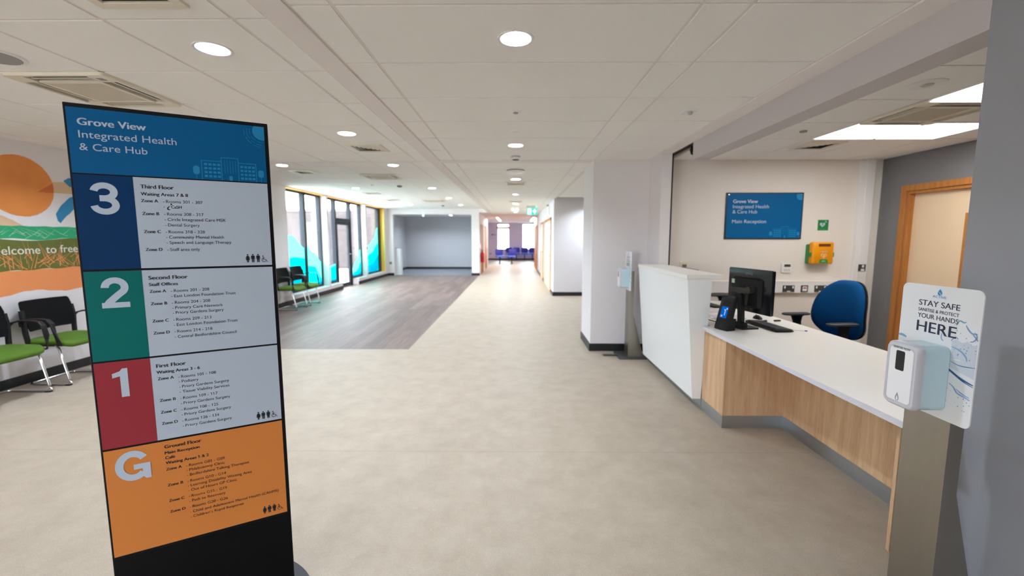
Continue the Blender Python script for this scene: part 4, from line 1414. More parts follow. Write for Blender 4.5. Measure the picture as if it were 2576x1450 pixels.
    for path, w in (([(0.068, 1.208), (0.078, 1.226), (0.092, 1.222), (0.10, 1.226)], 0.0028), ([(0.10, 1.215), (0.108, 1.202), (0.122, 1.190), (0.138, 1.192)], 0.003),
                    ([(0.122, 1.190), (0.134, 1.178), (0.142, 1.168)], 0.0028), ([(0.128, 1.196), (0.138, 1.182), (0.130, 1.166), (0.118, 1.160)], 0.0022),
                    ([(0.022, 1.170), (0.022, 1.150), (0.03, 1.143)], 0.002), ([(0.056, 1.150), (0.07, 1.166), (0.08, 1.160)], 0.0022),
                    ([(-0.146, 1.128), (-0.13, 1.130), (-0.112, 1.124)], 0.005), ([(0.06, 1.13), (0.09, 1.122), (0.11, 1.105), (0.115, 1.09)], 0.003),
                    ([(0.065, 0.998), (0.08, 0.990), (0.095, 0.972), (0.118, 0.966), (0.138, 0.960)], 0.003), ([(0.09, 0.985), (0.11, 0.975), (0.135, 0.968)], 0.0022)):
        ribbon(path, w, wb)
    wb.build('water_splash', mat('water_mid', (128, 164, 200), 0.35), board)
    wb = MB()
    for k in range(46):
        u = rs.random()
        x = 0.058 + 0.082 * u
        y = rs.choice((1.2 - 0.05 * u, 1.14, 1.11, 0.985 - 0.03 * u, 0.93)) + rs.uniform(-0.014, 0.014)
        wb.flat(BF, circ(x, y, rs.uniform(0.0006, 0.0026), 9), T * 1.2)
    wb.build('water_drops', mat('water_mid', (128, 164, 200), 0.35), board)
    # dispenser
    bx0, bx1, bz0, bz1, dep = -0.066, 0.064, 0.884, 1.128, 0.116
    ds = MB().prism(BF, rrect(bx0 + 0.003, bx1 - 0.002, bz0 + 0.004, bz1 - 0.002, 0.022, 8), 0.0, dep - 0.022).build('dispenser_body', mat('pale_blue_plastic', (190, 216, 226), 0.25, var=0.01, coat=0.3), t, smooth=True, bevel=0.004, angle=30)
    fr = MB()
    o_ = rrect(bx0, bx1, bz0, bz1, 0.026, 8)
    fr.loft([[tuple(BF.p(s, q, d)) for s, q in pts] for pts, d in ((o_, dep - 0.024), (o_, dep - 0.008), (rrect(bx0 + 0.006, bx1 - 0.006, bz0 + 0.006, bz1 - 0.006, 0.022, 8), dep))])
    front = fr.build('dispenser_cover', mat('bezel_grey', (196, 198, 205), 0.35, var=0.01), t, smooth=True, angle=50)
    MB().prism(BF, rrect(bx0 + 0.017, bx1 - 0.017, bz0 + 0.019, bz1 - 0.019, 0.014, 8), dep, dep + 0.0004).build('front_plate', M_WHITE, front)
    gv = MB().ring(BF, rrect(bx0 + 0.014, bx1 - 0.014, bz0 + 0.016, bz1 - 0.016, 0.016, 8), rrect(bx0 + 0.018, bx1 - 0.018, bz0 + 0.020, bz1 - 0.020, 0.013, 8), dep, dep + 0.0006)
    gv.build('groove', mat('groove_grey', (186, 188, 194), 0.4), front)
    MB().prism(BF, rrect(-0.022, 0.013, 1.022, 1.096, 0.006), dep, dep + 0.0009).build('sensor_window', M_BLACKG, front)
    MB().text(BF, 'SANITISE NOW', -0.036, 1.1035, 0.0078, 0.068, 0.02, dep + 0.001).build('lettering', M_INK, front)
    dm = MB()
    for dp2, z in (([(0.0, 0.938), (0.0065, 0.922), (0.0078, 0.914), (0.005, 0.907), (0.0, 0.905), (-0.005, 0.907), (-0.0078, 0.914), (-0.0065, 0.922)], 0.0008),):
        inner = [(p * 0.55, 0.914 + (q - 0.916) * 0.6) for p, q in dp2]
        dm.ring(Frame((-0.003, 0, 0), (1, 0, 0), (0, 0, 1)), dp2, inner, dep, dep + z)
    dm.build('drop_mark', mat('drop_grey', (140, 146, 152), 0.4), front)
    MB().box(-0.01, 0.01, -0.09, -0.06, bz0 - 0.006, bz0 + 0.004).build('nozzle', M_WHITE, t)
    return t


s1 = sanitiser()
s1.location = (1.55, 1.528, 0)
s1.rotation_euler = (0, 0, -PI / 2)
s1['group'] = 'hand sanitiser stands'
dup(s1, (1.415, 5.265, 0), -PI / 2, 'brushed steel hand sanitiser stand beside the white pillar at the far counter end', 'hand sanitiser stands')

# ================================================================== RECEPTION DESK
XD = 1.65
CFX = Frame((0, 0, 0), (1, 0, 0), (0, 0, 1))
dk = thing('reception_desk', 'low reception desk with white worktop, maple panels and a knee recess', 'desk', (0, 0, 0))
m = MB()
m.prism(FLAT, [(1.62, 1.69), (1.835, 1.69), (1.835, 1.75), (2.515, 1.75), (2.515, 5.05), (1.70, 5.05), (1.70, 3.595), (1.62, 3.595)], 0.72, 0.7485)
wt = m.build('worktop', M_EDGE, dk)
MB().prism(FLAT, [(1.6203, 1.6903), (1.8347, 1.6903), (1.8347, 1.7503), (2.5147, 1.7503), (2.5147, 5.0497), (1.7003, 5.0497), (1.7003, 3.5953), (1.6203, 3.5953)], 0.7485, 0.75).build('worktop_surface', M_LAM, wt)
MB().box(XD, XD + 0.02, 3.222, 3.595, 0.1, 0.72).build('front_panel', M_MAPLE, dk)
MB().box(XD + 0.0005, 2.13, 3.2215, 3.2415, 0.1, 0.72).build('recess_side', M_MAPLE, dk)
MB().box(2.13, 2.15, 1.802, 3.2415, 0.1, 0.72).build('recess_back', M_MAPLE, dk)
MB().prism(CFX, [(1.703, 0.09), (1.711, 0.075), (2.14, 0.075), (2.14, 0.72), (1.703, 0.72)], -1.80, -1.782).build('end_panel', M_MAPLE, dk, bevel=0.002)
k = MB()
k.box(XD - 0.002, XD, 3.22, 3.595, 0.0, 0.1).box(XD - 0.002, 2.128, 3.219, 3.2215, 0.0, 0.1).box(2.1275, 2.13, 1.802, 3.2215, 0.0, 0.1)
k.build('kickboard', M_STEELK, dk)
for x, y in ((2.45, 1.9), (1.85, 4.98)):
    MB().box(x - 0.03, x + 0.03, y - 0.03, y + 0.03, 0, 0.72).build('leg', M_LAM, dk)

ct = thing('reception_counter', 'raised white reception counter with sloping front beside the desk', 'counter', (0, 0, 0))
CF = Frame((0, 0, 0), (1, 0, 0), (0, 0, 1))   # d grows towards -y
body = MB()
body.prism(CF, [(1.568, 0.09), (1.645, 0.09), (1.697, 1.16), (1.482, 1.16)], -5.04, -3.6)
body.build('body', M_LAMC, ct, bevel=0.0015)
MB().prism(CF, [(1.475, 1.1605), (1.787, 1.1605), (1.787, 1.196), (1.475, 1.196)], -5.045, -3.595).build('counter_top', M_LAM, ct, bevel=0.0015)

MB().box(XD - 0.002, XD + 0.02, 3.60, 5.04, 0.0, 0.09).build('kickboard', M_STEELK, ct)

# ------------------------------------------------------------------ things on the desk
ZD = 0.75


def monitor():
    t = thing('monitor', 'black computer monitor seen from behind on the reception desk', 'monitor', (1.965, 3.52, ZD), 0)
    L = Frame((0, 0, 0), (0, -1, 0), (0, 0, 1))       # local: back faces -x; s towards -y
    m = MB()
    m.loft([[tuple(L.p(s, z, d)) for s, z in pts] for pts, d in ((rrect(-0.245, 0.245, 0.142, 0.503, 0.008), -0.03), (rrect(-0.247, 0.247, 0.14, 0.505, 0.01), -0.008), (rrect(-0.245, 0.245, 0.142, 0.503, 0.01), 0.0))])
    hs = m.build('housing', M_BLACKG, t, smooth=True)
    b = MB()
    b.loft([[tuple(L.p(s, z, d)) for s, z in pts] for pts, d in ((rrect(-0.19, 0.15, 0.18, 0.432, 0.02), 0.0), (rrect(-0.175, 0.135, 0.195, 0.42, 0.02), 0.028))])
    b.build('rear_bulge', M_BLACK, hs, smooth=True)
    MB().text(L, 'BENQ', -0.045, 0.455, 0.017, 0.085, 0.01, 0.0008).build('badge', mat('badge_grey', (96, 102, 112), 0.3), hs)
    MB().prism(L, [(-0.172, 0.372), (-0.136, 0.372), (-0.136, 0.408), (-0.172, 0.408)], 0.028, 0.0285).build('sticker', mat('sticker_green', (170, 206, 170), 0.6), hs)
    MB().prism(L, [(-0.235, 0.155), (0.235, 0.155), (0.235, 0.495), (-0.235, 0.495)], -0.0315, -0.03).build('screen', mat('screen_dark', (10, 12, 16), 0.1), t)
    a = MB()
    a.prism(L, rrect(-0.12, 0.06, 0.30, 0.345, 0.01), 0.028, 0.075)
    a.prism(L, [(-0.05, 0.20), (0.03, 0.20), (0.045, 0.31), (-0.065, 0.31)], 0.03, 0.055)
    a.lathe([(0, 0), (0.028, 0), (0.028, 0.05), (0, 0.05)], c=(-0.075, -0.075, 0.335), n=18, axis='x')
    a.build('tilt_bracket', mat('bracket_black', (48, 46, 42), 0.5, var=0.1), t, bevel=0.002)
    c = MB()
    c.bar([(-0.075, 0.0, 0.30), (-0.08, -0.02, 0.20), (-0.07, -0.015, 0.10), (-0.06, -0.005, 0.02)], 0.05, 0.035, up=(1, 0, 0.1))
    c.build('column', M_BLACK, t, bevel=0.004)
    MB().prism(FLAT, rrect(-0.10, 0.06, -0.075, 0.055, 0.008), 0.0, 0.014).build('base', M_BLACK, t, bevel=0.002)
    MB().box(-0.085, -0.03, -0.05, 0.03, 0.0, 0.055).build('base_collar', M_BLACK, t, bevel=0.004)
    cb = MB()
    cb.tube([(-0.05, 0.06, 0.29), (-0.10, 0.085, 0.24), (-0.085, 0.09, 0.15), (-0.07, 0.10, 0.06), (-0.03, 0.12, 0.012), (0.05, 0.16, 0.006)], 0.006)
    cb.build('cable', M_BLACK, t, smooth=True)
    cb = MB()
    cb.tube([(-0.03, 0.10, 0.26), (-0.07, 0.12, 0.18), (-0.055, 0.13, 0.08), (-0.02, 0.16, 0.01), (0.1, 0.2, 0.005)], 0.0045)
    cb.build('cable', M_BLACK, t, smooth=True)
    return t


mo = monitor()
mo.rotation_euler = (0, 0, 0.19)

tb = thing('visitor_terminal', 'leaning black visitor terminal with a small blue screen on the desk corner', 'terminal', (1.70, 3.435, ZD), math.radians(20))
SF = Frame((0, 0, 0), (0, 1, 0), (0, 0, 1))       # profile: s=+y ; use x as depth by hand
prof = [(0.0, 0.005), (0.012, 0.0), (0.095, 0.0), (0.105, 0.09), (0.10, 0.10), (0.072, 0.095), (0.112, 0.27), (0.105, 0.283), (0.085, 0.283), (0.075, 0.275)]
q = MB()
PF = Frame((0, 0, 0), (1, 0, 0), (0, 0, 1))
q.prism(PF, prof, -0.066, 0.066)
q.build('body', M_BLACK, tb, bevel=0.006, seg=3)
LN = Vector((0.075, 0, 0.27)).normalized()
TFm = Frame((0, 0, 0.005), (0, -1, 0), LN)
MB().prism(TFm, rrect(-0.06, 0.06, 0.01, 0.272, 0.014), 0.0, 0.002).build('front_cover', M_BLACKG, tb)
MB().prism(TFm, [(-0.032, 0.10), (0.03, 0.10), (0.03, 0.195), (-0.032, 0.195)], 0.002, 0.003).build('screen', emitter('terminal_blue', (0, 92, 190), 0.8), tb)
w = MB()
w.flat(TFm, [(-0.005, 0.165), (0.012, 0.165), (0.012, 0.172), (-0.005, 0.172)], 0.0033)
w.flat(TFm, [(0.004, 0.122), (0.012, 0.122), (0.012, 0.165), (0.004, 0.165)], 0.0033)
w.flat(TFm, [(-0.026, 0.108), (-0.01, 0.108), (-0.01, 0.122), (-0.026, 0.122)], 0.0033)
w.flat(TFm, [(0.016, 0.172), (0.027, 0.172), (0.027, 0.186), (0.016, 0.186)], 0.0033)
w.build('screen_icons', emitter('terminal_white', (200, 214, 236), 0.6), tb)
MB().prism(TFm, rrect(-0.032, -0.004, 0.205, 0.252, 0.006), 0.002, 0.0035).build('camera_window', M_DARK, tb)
MB().prism(TFm, rrect(0.028, 0.036, 0.222, 0.244, 0.003), 0.002, 0.0035).build('sensor_window', M_DARK, tb)

kb = thing('keyboard', 'black computer keyboard on the desk in front of the monitor base', 'keyboard', (2.165, 3.545, ZD), math.radians(4))
m = MB()
m.prism(Frame((0, 0, 0), (1, 0, 0), (0, 0, 1)), [(-0.075, 0.004), (0.075, 0.004), (0.075, 0.014), (-0.075, 0.024)], -0.205, 0.205)
m.build('case', M_BLACK, kb, bevel=0.003)
ks = MB()
for r in range(6):
    for c in range(20):
        x, y = 0.06 - r * 0.0225, -0.196 + c * 0.0196
        zt = 0.016 + (0.075 - x) * 0.066
        ks.box(x - 0.0095, x + 0.0095, y, y + 0.0165, zt - 0.003, zt + 0.005)
ks.build('keys', mat('key_black', (34, 34, 36), 0.5, var=0.1), kb)
ms = thing('mouse', 'dark computer mouse on the desk behind the keyboard', 'mouse', (2.29, 3.92, ZD))
rings = []
for u, wv, hv in ((-0.05, 0.012, 0.012), (-0.035, 0.026, 0.028), (0.0, 0.032, 0.037), (0.03, 0.03, 0.03), (0.05, 0.018, 0.014)):
    rings.append([(wv * math.cos(a), u, max(0.0, hv * math.sin(a))) for a in [PI * k / 10 for k in range(11)]] + [(0, u, 0)])
MB().loft(rings).build('shell', M_BLACK, ms, smooth=True)
MB().lathe([(0, -0.004), (0.008, -0.004), (0.008, 0.004), (0, 0.004)], c=(0, 0.026, 0.03), n=12, axis='x').build('scroll_wheel', mat('slot_grey', (70, 70, 80), 0.6), ms)
pn = thing('pen', 'white ballpoint pen with a blue end lying on the desk', 'pen', (2.325, 3.413, ZD + 0.0045))
MB().tube([(-0.055, 0.028, 0), (0.045, -0.023, 0)], 0.0042).build('barrel', M_WHITE, pn, smooth=True)
MB().tube([(0.045, -0.023, 0), (0.062, -0.0315, 0)], 0.0044).build('cap', mat('pen_blue', (40, 90, 190), 0.3), pn, smooth=True)
for x, y, rz, lab in ((2.27, 3.78, 0.5, 'dark cable connector on the desk beyond the keyboard'), (2.40, 3.80, 0.2, 'small black box on the back edge of the desk')):
    tag(MB().box(-0.03, 0.03, -0.011, 0.011, 0.0, 0.014).build('cable_connector' if 'connector' in lab else 'black_box', M_BLACK, bevel=0.003), lab, 'connector' if 'connector' in lab else 'box')
    o = bpy.context.scene.collection.objects[-1]
    o.location = (x, y, ZD)
    o.rotation_euler = (0, 0, rz)
for i, (x, y, rz, lab) in enumerate(((1.98, 4.3, 0.1, 'stack of papers on the desk behind the raised counter end'), (2.02, 3.95, -0.3, 'loose papers on the desk behind the monitor'))):
    t = thing('paper_stack', lab, 'papers', (x, y, ZD), rz)
    MB().box(-0.15, 0.15, -0.105, 0.105, 0.0, 0.012).build('lower_sheets', M_WHITE, t)
    MB().prism(Frame((0, 0, 0), (math.cos(0.12), math.sin(0.12), 0), (-math.sin(0.12), math.cos(0.12), 0)), [(-0.14, -0.1), (0.14, -0.1), (0.14, 0.1), (-0.14, 0.1)], 0.0125, 0.017).build('upper_sheets', mat('paper_lilac', (206, 196, 210), 0.7), t)
kb2 = thing('keyboard', 'dark keyboard corner showing behind the raised counter end', 'keyboard', (2.21, 4.72, ZD), 0.1)
MB().prism(Frame((0, 0, 0), (1, 0, 0), (0, 0, 1)), [(-0.07, 0.004), (0.07, 0.004), (0.07, 0.012), (-0.07, 0.022)], -0.2, 0.2).build('case', M_BLACK, kb2, bevel=0.003)
tag(MB().tube([(0, 0, 0), (0.02, -0.07, 0.0), (0.035, -0.14, 0.0), (0.10, -0.2, 0.0), (0.16, -0.12, 0.0)], 0.0035).build('charging_cable', M_BLACK, smooth=True), 'thin black cable running over the desk from the monitor base', 'cable').location = (1.80, 3.86, ZD + 0.0036)


# ================================================================== OFFICE CHAIRS (front faces +x locally)
def office_chair(lab):
    t = thing('office_chair', lab, 'office chair', (0, 0, 0))
    s = MB()
    rr = []
    for pts_r, z in ((0.85, 0.44), (0.98, 0.455), (1.0, 0.48), (0.94, 0.505), (0.6, 0.512)):
        rr.append([(x * pts_r, y * pts_r, z) for x, y in rrect(-0.235, 0.245, -0.235, 0.235, 0.10, 6)])
    s.loft(rr).build('seat', M_BLUE, t, smooth=True, angle=80)
    MB().prism(FLAT, rrect(-0.2, 0.2, -0.2, 0.2, 0.06), 0.425, 0.445).build('seat_pan', M_BLACK, t, bevel=0.004)

    def backring(x_of, sc, n=40):
        out = []
        for k in range(n):
            a = 2 * PI * k / n
            v = math.sin(a)
            z = 0.815 + 0.29 * v * (1 if v < 0 else 0.97)
            wdt = (0.30 - 0.10 * ((z - 0.68) / 0.42) ** 1.5) if z > 0.68 else (0.30 - 0.05 * ((0.68 - z) / 0.16) ** 2)
            c = math.cos(a)
            y = wdt * math.copysign(abs(c) ** 0.55, c)
            zz = 0.815 + (0.285 * math.copysign(abs(v) ** 0.75, v))
            out.append((y * sc, 0.815 + (zz - 0.815) * (1 - (1 - sc) * 0.8)))
        return [(x_of(p[1], p[0]), p[0], p[1]) for p in out]
    cx = lambda off: (lambda z, y: -0.235 + 0.05 * math.sin((z - 0.5) / 0.6 * PI) - 0.10 * max(0, (z - 0.75)) + 0.42 * y * y + off)
    b = MB()
    b.loft([backring(cx(0.0), 0.96), backring(cx(0.02), 1.0), backring(cx(0.045), 0.96), backring(cx(0.06), 0.80), backring(cx(0.062), 0.4), backring(cx(0.062), 0.05)])
    b.build('backrest', M_BLUE, t, smooth=True, angle=80)
    b = MB()
    b.loft([backring(cx(-0.03), 0.80), backring(cx(-0.02), 0.98), backring(cx(0.002), 1.0)])
    b.build('back_shell', M_BLACK, t, smooth=True, angle=60)
    MB().bar([(-0.05, 0, 0.43), (-0.22, 0, 0.44), (-0.27, 0, 0.52), (-0.245, 0, 0.72)], 0.07, 0.02, up=(1, 0, 0.3)).build('back_bracket', M_BLACK, t, bevel=0.003)
    for sy in (-1, 1):
        a = MB()
        a.loft([[tuple((x, sy * 0.275 + y, z)) for x, y in rrect(-0.09 + e, 0.20 - e, -0.042 + e, 0.042 - e, 0.035, 5)] for z, e in ((0.715, 0.01), (0.721, 0.0), (0.733, 0.0), (0.739, 0.012))])
        ar_ = a.build('armrest', mat('arm_pad', (52, 52, 54), 0.5, var=0.05), t, smooth=True)
        p = MB()
        p.loft([[(x0 + dx, sy * 0.275 + dy, z) for dx, dy in ((-w, -0.014), (w, -0.014), (w, 0.014), (-w, 0.014))] for x0, w, z in ((0.05, 0.09, 0.716), (0.045, 0.055, 0.70), (0.04, 0.04, 0.65), (0.03, 0.036, 0.55), (0.03, 0.036, 0.44))])
        p.build('post', M_BLACK, ar_, bevel=0.004)
        q = MB()
        q.bar([(0.03, sy * 0.275, 0.44), (0.03, sy * 0.1, 0.432)], 0.05, 0.015)
        q.build('arm_bracket', M_BLACK, t)
    MB().lathe([(0, 0.1), (0.028, 0.1), (0.028, 0.28), (0.018, 0.28), (0.018, 0.425), (0, 0.425)], n=20).build('gas_column', M_BLACK, t, smooth=True)
    for k in range(5):
        a = 2 * PI * k / 5 + 0.3
        c, sn = math.cos(a), math.sin(a)
        lg_ = MB().bar([(0.02 * c, 0.02 * sn, 0.115), (0.17 * c, 0.17 * sn, 0.10), (0.29 * c, 0.29 * sn, 0.08)], 0.045, 0.028).build('leg', M_BLACK, t, bevel=0.004)
        w_ = MB()
        for d in (-0.014, 0.014):
            w_.loft([[(0.295 * c - sn * (d + e) + c * 0.027 * math.cos(q), 0.295 * sn + c * (d + e) + sn * 0.027 * math.cos(q), 0.028 + 0.027 * math.sin(q)) for q in [2 * PI * j / 16 for j in range(16)]] for e in (-0.008, 0.008)])
        w_.box(0.295 * c - 0.006, 0.295 * c + 0.006, 0.295 * sn - 0.006, 0.295 * sn + 0.006, 0.028, 0.07)
        w_.build('caster', M_BLACK, lg_, smooth=True)
    return t


oc = office_chair('blue upholstered office chair standing before the dark grey wall, seat turned to the desk')
oc.location = (3.0, 4.05, 0)
HDG = math.radians(186)
oc.rotation_euler = (0, 0, HDG)
oc['group'] = 'reception office chairs'
c2_ = dup(oc, (2.63, 4.88, 0), HDG, 'second blue office chair, mostly hidden behind the monitor', 'reception office chairs')
for ch in c2_.children:
    if ch.name.startswith('armrest'): ch.location.z += 0.08


# ================================================================== WAITING CHAIRS (front faces +x locally)
def waiting_chair(lab):
    t = thing('waiting_chair', lab, 'waiting chair', (0, 0, 0))
    s = MB()
    rr = []
    for sc, z in ((0.9, 0.425), (0.99, 0.44), (1.0, 0.46), (0.95, 0.482), (0.6, 0.488)):
        ring = []
        for x, y in rrect(-0.2, 0.235, -0.235, 0.235, 0.09, 6):
            drop = -0.035 * max(0, (x - 0.1) / 0.135) ** 2
            ring.append((x * sc, y * sc, z + drop))
        rr.append(ring)
    s.loft(rr).build('seat', M_GREEN, t, smooth=True, angle=80)
    MB().prism(FLAT, rrect(-0.2, 0.19, -0.22, 0.22, 0.05), 0.41, 0.428).build('seat_pan', M_BLACK, t, bevel=0.004)
    # curved mesh back
    n = 14
    inner, outer = [], []
    for off, lst in ((0.0, inner), (-0.018, outer)):
        for z, wd, xx in ((0.56, 0.205, -0.185), (0.60, 0.215, -0.19), (0.70, 0.232, -0.205), (0.80, 0.238, -0.225), (0.855, 0.23, -0.24), (0.87, 0.215, -0.244)):
            lst.append([(xx + off + 0.045 * (2 * k / n - 1) ** 2, wd * (2 * k / n - 1), z) for k in range(n + 1)])
    b = MB()
    rings = [i + list(reversed(o2)) for i, o2 in zip(inner, outer)]
    b.loft(rings).build('backrest', M_MESH, t, smooth=True, angle=50)
    for sy in (-1, 1):
        p = MB()
        p.bar([(-0.16, sy * 0.225, 0.42), (-0.17, sy * 0.235, 0.55), (-0.17, sy * 0.24, 0.66), (-0.185, sy * 0.236, 0.78)], 0.022, 0.045, up=(1, 0, 0.2))
        p.build('back_upright', M_BLACK, t, bevel=0.003)
        a = MB()
        y = sy * 0.27
        a.bar([(-0.19, sy * 0.24, 0.62), (-0.16, y, 0.68), (-0.08, y, 0.70), (0.05, y, 0.70), (0.115, y, 0.69), (0.15, y, 0.655), (0.17, y, 0.56), (0.185, sy * 0.25, 0.43), (0.14, sy * 0.22, 0.418)], 0.042, 0.016, up=(0, 0.001, 1))
        a.build('armrest', M_BLACK, t, bevel=0.004)
        l = MB()
        y2 = sy * 0.215
        l.tube([(0.10, y2, 0.415), (0.13, y2, 0.39), (0.205, y2, 0.07), (0.212, y2, 0.035), (0.205, y2, 0.018), (0.18, y2, 0.0135), (-0.17, y2, 0.0135), (-0.20, y2 * 0.97, 0.0135), (-0.215, y2 * 0.88, 0.0135)], 0.0125, n=12)
        l.build('leg', M_CHROME, t, smooth=True, angle=60)
        MB().box(0.165, 0.215, y2 - 0.016, y2 + 0.016, 0.0, 0.014).build('glide', M_BLACK, t, bevel=0.003)
    MB().tube([(-0.215, -0.19, 0.0135), (-0.215, 0.19, 0.0135)], 0.0125, n=12).build('rear_bar', M_CHROME, t, smooth=True)
    return t


wc = waiting_chair('green-seated black waiting chair cut off by the left edge, below the mural')
wc.location = (-4.79, 3.735, 0)
wc['group'] = 'green waiting chairs'
dup(wc, (-4.79, 4.35, 0), 0.0, 'green-seated black waiting chair below the mural, partly behind the directory sign', 'green waiting chairs')
dup(wc, (-4.77, 8.80, 0), 0.0, 'green-seated waiting chair right of the directory sign, before the plain wall', 'green waiting chairs')
dup(wc, (-4.77, 9.40, 0), 0.0, 'green-seated waiting chair in front of the first window', 'green waiting chairs')

# lounge seating at the far end
def lounge_seat(lab, loc, rz):
    t = thing('lounge_chair', lab, 'lounge chair', loc, rz, 'blue lounge seating')
    s = MB()
    s.loft([[(x * k, y * k, z) for x, y in rrect(-0.22, 0.24, -0.24, 0.24, 0.06)] for k, z in ((0.94, 0.40), (1.0, 0.42), (1.0, 0.46), (0.9, 0.48))])
    s.build('seat', mat('lounge_blue', (70, 110, 210), 0.7), t, smooth=True, angle=60)
    b = MB()
    b.loft([[(-0.24 + dx, y * k, 0.68 + (z - 0.68) * k) for y, z in rrect(-0.225, 0.225, 0.50, 0.86, 0.09, 6)] for dx, k in ((-0.02, 0.9), (0.0, 1.0), (0.03, 1.0), (0.045, 0.9))])
    b.build('backrest', M_NAVY, t, smooth=True, angle=60)
    MB().box(-0.26, 0.2, -0.03, 0.03, 0.34, 0.40).build('seat_beam', M_BLACK, t)
    MB().bar([(0.0, 0, 0.36), (0.0, 0, 0.03)], 0.06, 0.04, up=(1, 0, 0)).build('column', M_BLACK, t)
    MB().bar([(-0.27, 0, 0.025), (0, 0, 0.05), (0.27, 0, 0.025)], 0.05, 0.03).build('foot_bar', M_BLACK, t)
    return t


L0 = lounge_seat('nearer blue lounge chair on the left, before the left far window', (-0.90, 24.0, 0), -PI / 2 + 0.2)
for x, y, rz, lab in ((-0.22, 24.0, -PI / 2 - 0.2, 'nearer blue lounge chair on the right, before the far wall'), (-0.45, 27.9, -PI / 2, 'first navy lounge chair from the left in the row against the far wall'),
                      (0.06, 27.9, -PI / 2, 'second navy lounge chair in the row against the far wall'), (0.60, 27.9, -PI / 2, 'third navy lounge chair in the row against the far wall'),
                      (1.12, 27.9, -PI / 2, 'navy lounge chair at the right end of the row against the far wall')):
    dup(L0, (x, y, 0), rz, lab, 'blue lounge seating')

# fire extinguisher
fe = thing('fire_extinguisher', 'red fire extinguisher on the left corridor wall end', 'fire extinguisher', (-1.36, 17.2, 0.5))
MB().lathe([(0, 0), (0.07, 0.0), (0.078, 0.015), (0.078, 0.36), (0.055, 0.41), (0.022, 0.43), (0.022, 0.45), (0, 0.45)], n=24).build('cylinder', mat('extinguisher_red', (200, 26, 28), 0.3), fe, smooth=True)
MB().box(-0.02, 0.02, -0.07, 0.03, 0.45, 0.49).build('valve', M_BLACK, fe)
MB().tube([(0, -0.05, 0.46), (0.0, -0.1, 0.4), (0, -0.095, 0.2), (0, -0.09, 0.1)], 0.012).build('hose', M_BLACK, fe, smooth=True)
MB().box(-0.09, -0.075, -0.03, 0.03, 0.2, 0.4).build('wall_bracket', M_STEEL, fe)
tag(MB().box(-1.45, -1.444, 17.02, 17.32, 1.05, 1.25).build('extinguisher_notice', mat('extinguisher_red', (200, 26, 28), 0.3)), 'small red notice above the fire extinguisher', 'notice')
# call point and far sockets
cp = thing('call_point', 'small red fire call point on the pier beside the farthest left window', 'call point', (-5.1, 14.36, 1.15))
MB().box(0, 0.04, -0.05, 0.05, -0.05, 0.05).build('housing', mat('extinguisher_red', (200, 26, 28), 0.3), cp, bevel=0.004)
MB().box(0.04, 0.043, -0.03, 0.03, -0.03, 0.03).build('glass_plate', M_WHITE, cp)
sw = thing('wall_socket', 'small dark wall socket beside the alcove opening', 'socket', (-5.0, 16.72, 0.5))
MB().box(-0.045, 0.045, -0.012, 0, -0.045, 0.045).build('plate', mat('slot_grey', (70, 70, 80), 0.6), sw, bevel=0.003)
MB().box(-0.015, 0.015, -0.014, -0.012, -0.01, 0.01).build('switch', M_WHITE, sw)
sw2 = dup(sw, (-1.7, 28.5, 0.42), 0, 'small dark wall socket on the far lounge wall left of the window')
t = thing('wall_bracket', 'small dark bracket on the lounge wall left of the far window', 'bracket', (-1.55, 28.5, 1.71))
MB().box(-0.06, 0.0, -0.05, 0, -0.05, 0.05).build('plate', M_BLACK, t)
MB().bar([(0, -0.04, 0), (0.2, -0.06, 0)], 0.03, 0.03).build('arm', M_BLACK, t)

# ================================================================== RECEPTION BACK WALL
YB = 5.51
RF = Frame((2.712, YB, 1.495), (1, 0, 0), (0, 0, 1))
rs_ = thing('reception_sign', 'blue Main Reception sign on the wall behind the desk', 'sign', (0, 0, 0))
MB().prism(RF, [(0, 0), (0.99, 0), (0.99, 0.595), (0, 0.595)], 0, 0.016).build('frame', mat('sign_edge', (20, 34, 48), 0.4), rs_)
fp = MB().prism(RF, [(0.014, 0.014), (0.976, 0.014), (0.976, 0.581), (0.014, 0.581)], 0.016, 0.018).build('face', M_SBLUE, rs_)
tx = MB()
tx.text(RF, 'Grove View', 0.088, 0.462, 0.043, 0.318, 0.02, 0.0188)
tx.text(RF, 'Integrated Health', 0.088, 0.396, 0.043, 0.462, 0.0, 0.0188)
tx.text(RF, '& Care Hub', 0.088, 0.330, 0.043, 0.315, 0.0, 0.0188)
tx.text(RF, 'Main Reception', 0.088, 0.206, 0.043, 0.437, 0.0, 0.0188)
tx.build('lettering', M_INKW, fp)
sk, trs, sun_ = skyline(RF, 0.575, 0.016, 1.85, 0.0186, 0.974, 0.579, 0.952, 0.555, 0.056)
sk.build('skyline_drawing', M_SLOGO, fp)
sun_.build('sun_drawing', M_SLOGO, fp)
for q_ in trs: q_.build('tree_drawing', M_SLOGO, fp)
sc_ = MB()
for x in (0.03, 0.96):
    for y in (0.03, 0.565): sc_.lathe([(0, 0.018), (0.009, 0.018), (0.007, 0.023), (0, 0.024)], c=(RF.o.x + x, RF.o.y, RF.o.z + y), n=12, axis='y')
sc_.build('screws', M_CHROME, rs_, smooth=True)

AF = Frame((3.985, YB, 1.675), (1, 0, 0), (0, 0, 1))
a = thing('defibrillator_sign', 'square green heart sign above the yellow defibrillator cabinet', 'sign', (0, 0, 0))
MB().prism(AF, [(-0.068, -0.068), (0.068, -0.068), (0.068, 0.068), (-0.068, 0.068)], 0, 0.004).build('plate', mat('safety_green', (0, 128, 62), 0.4), a)


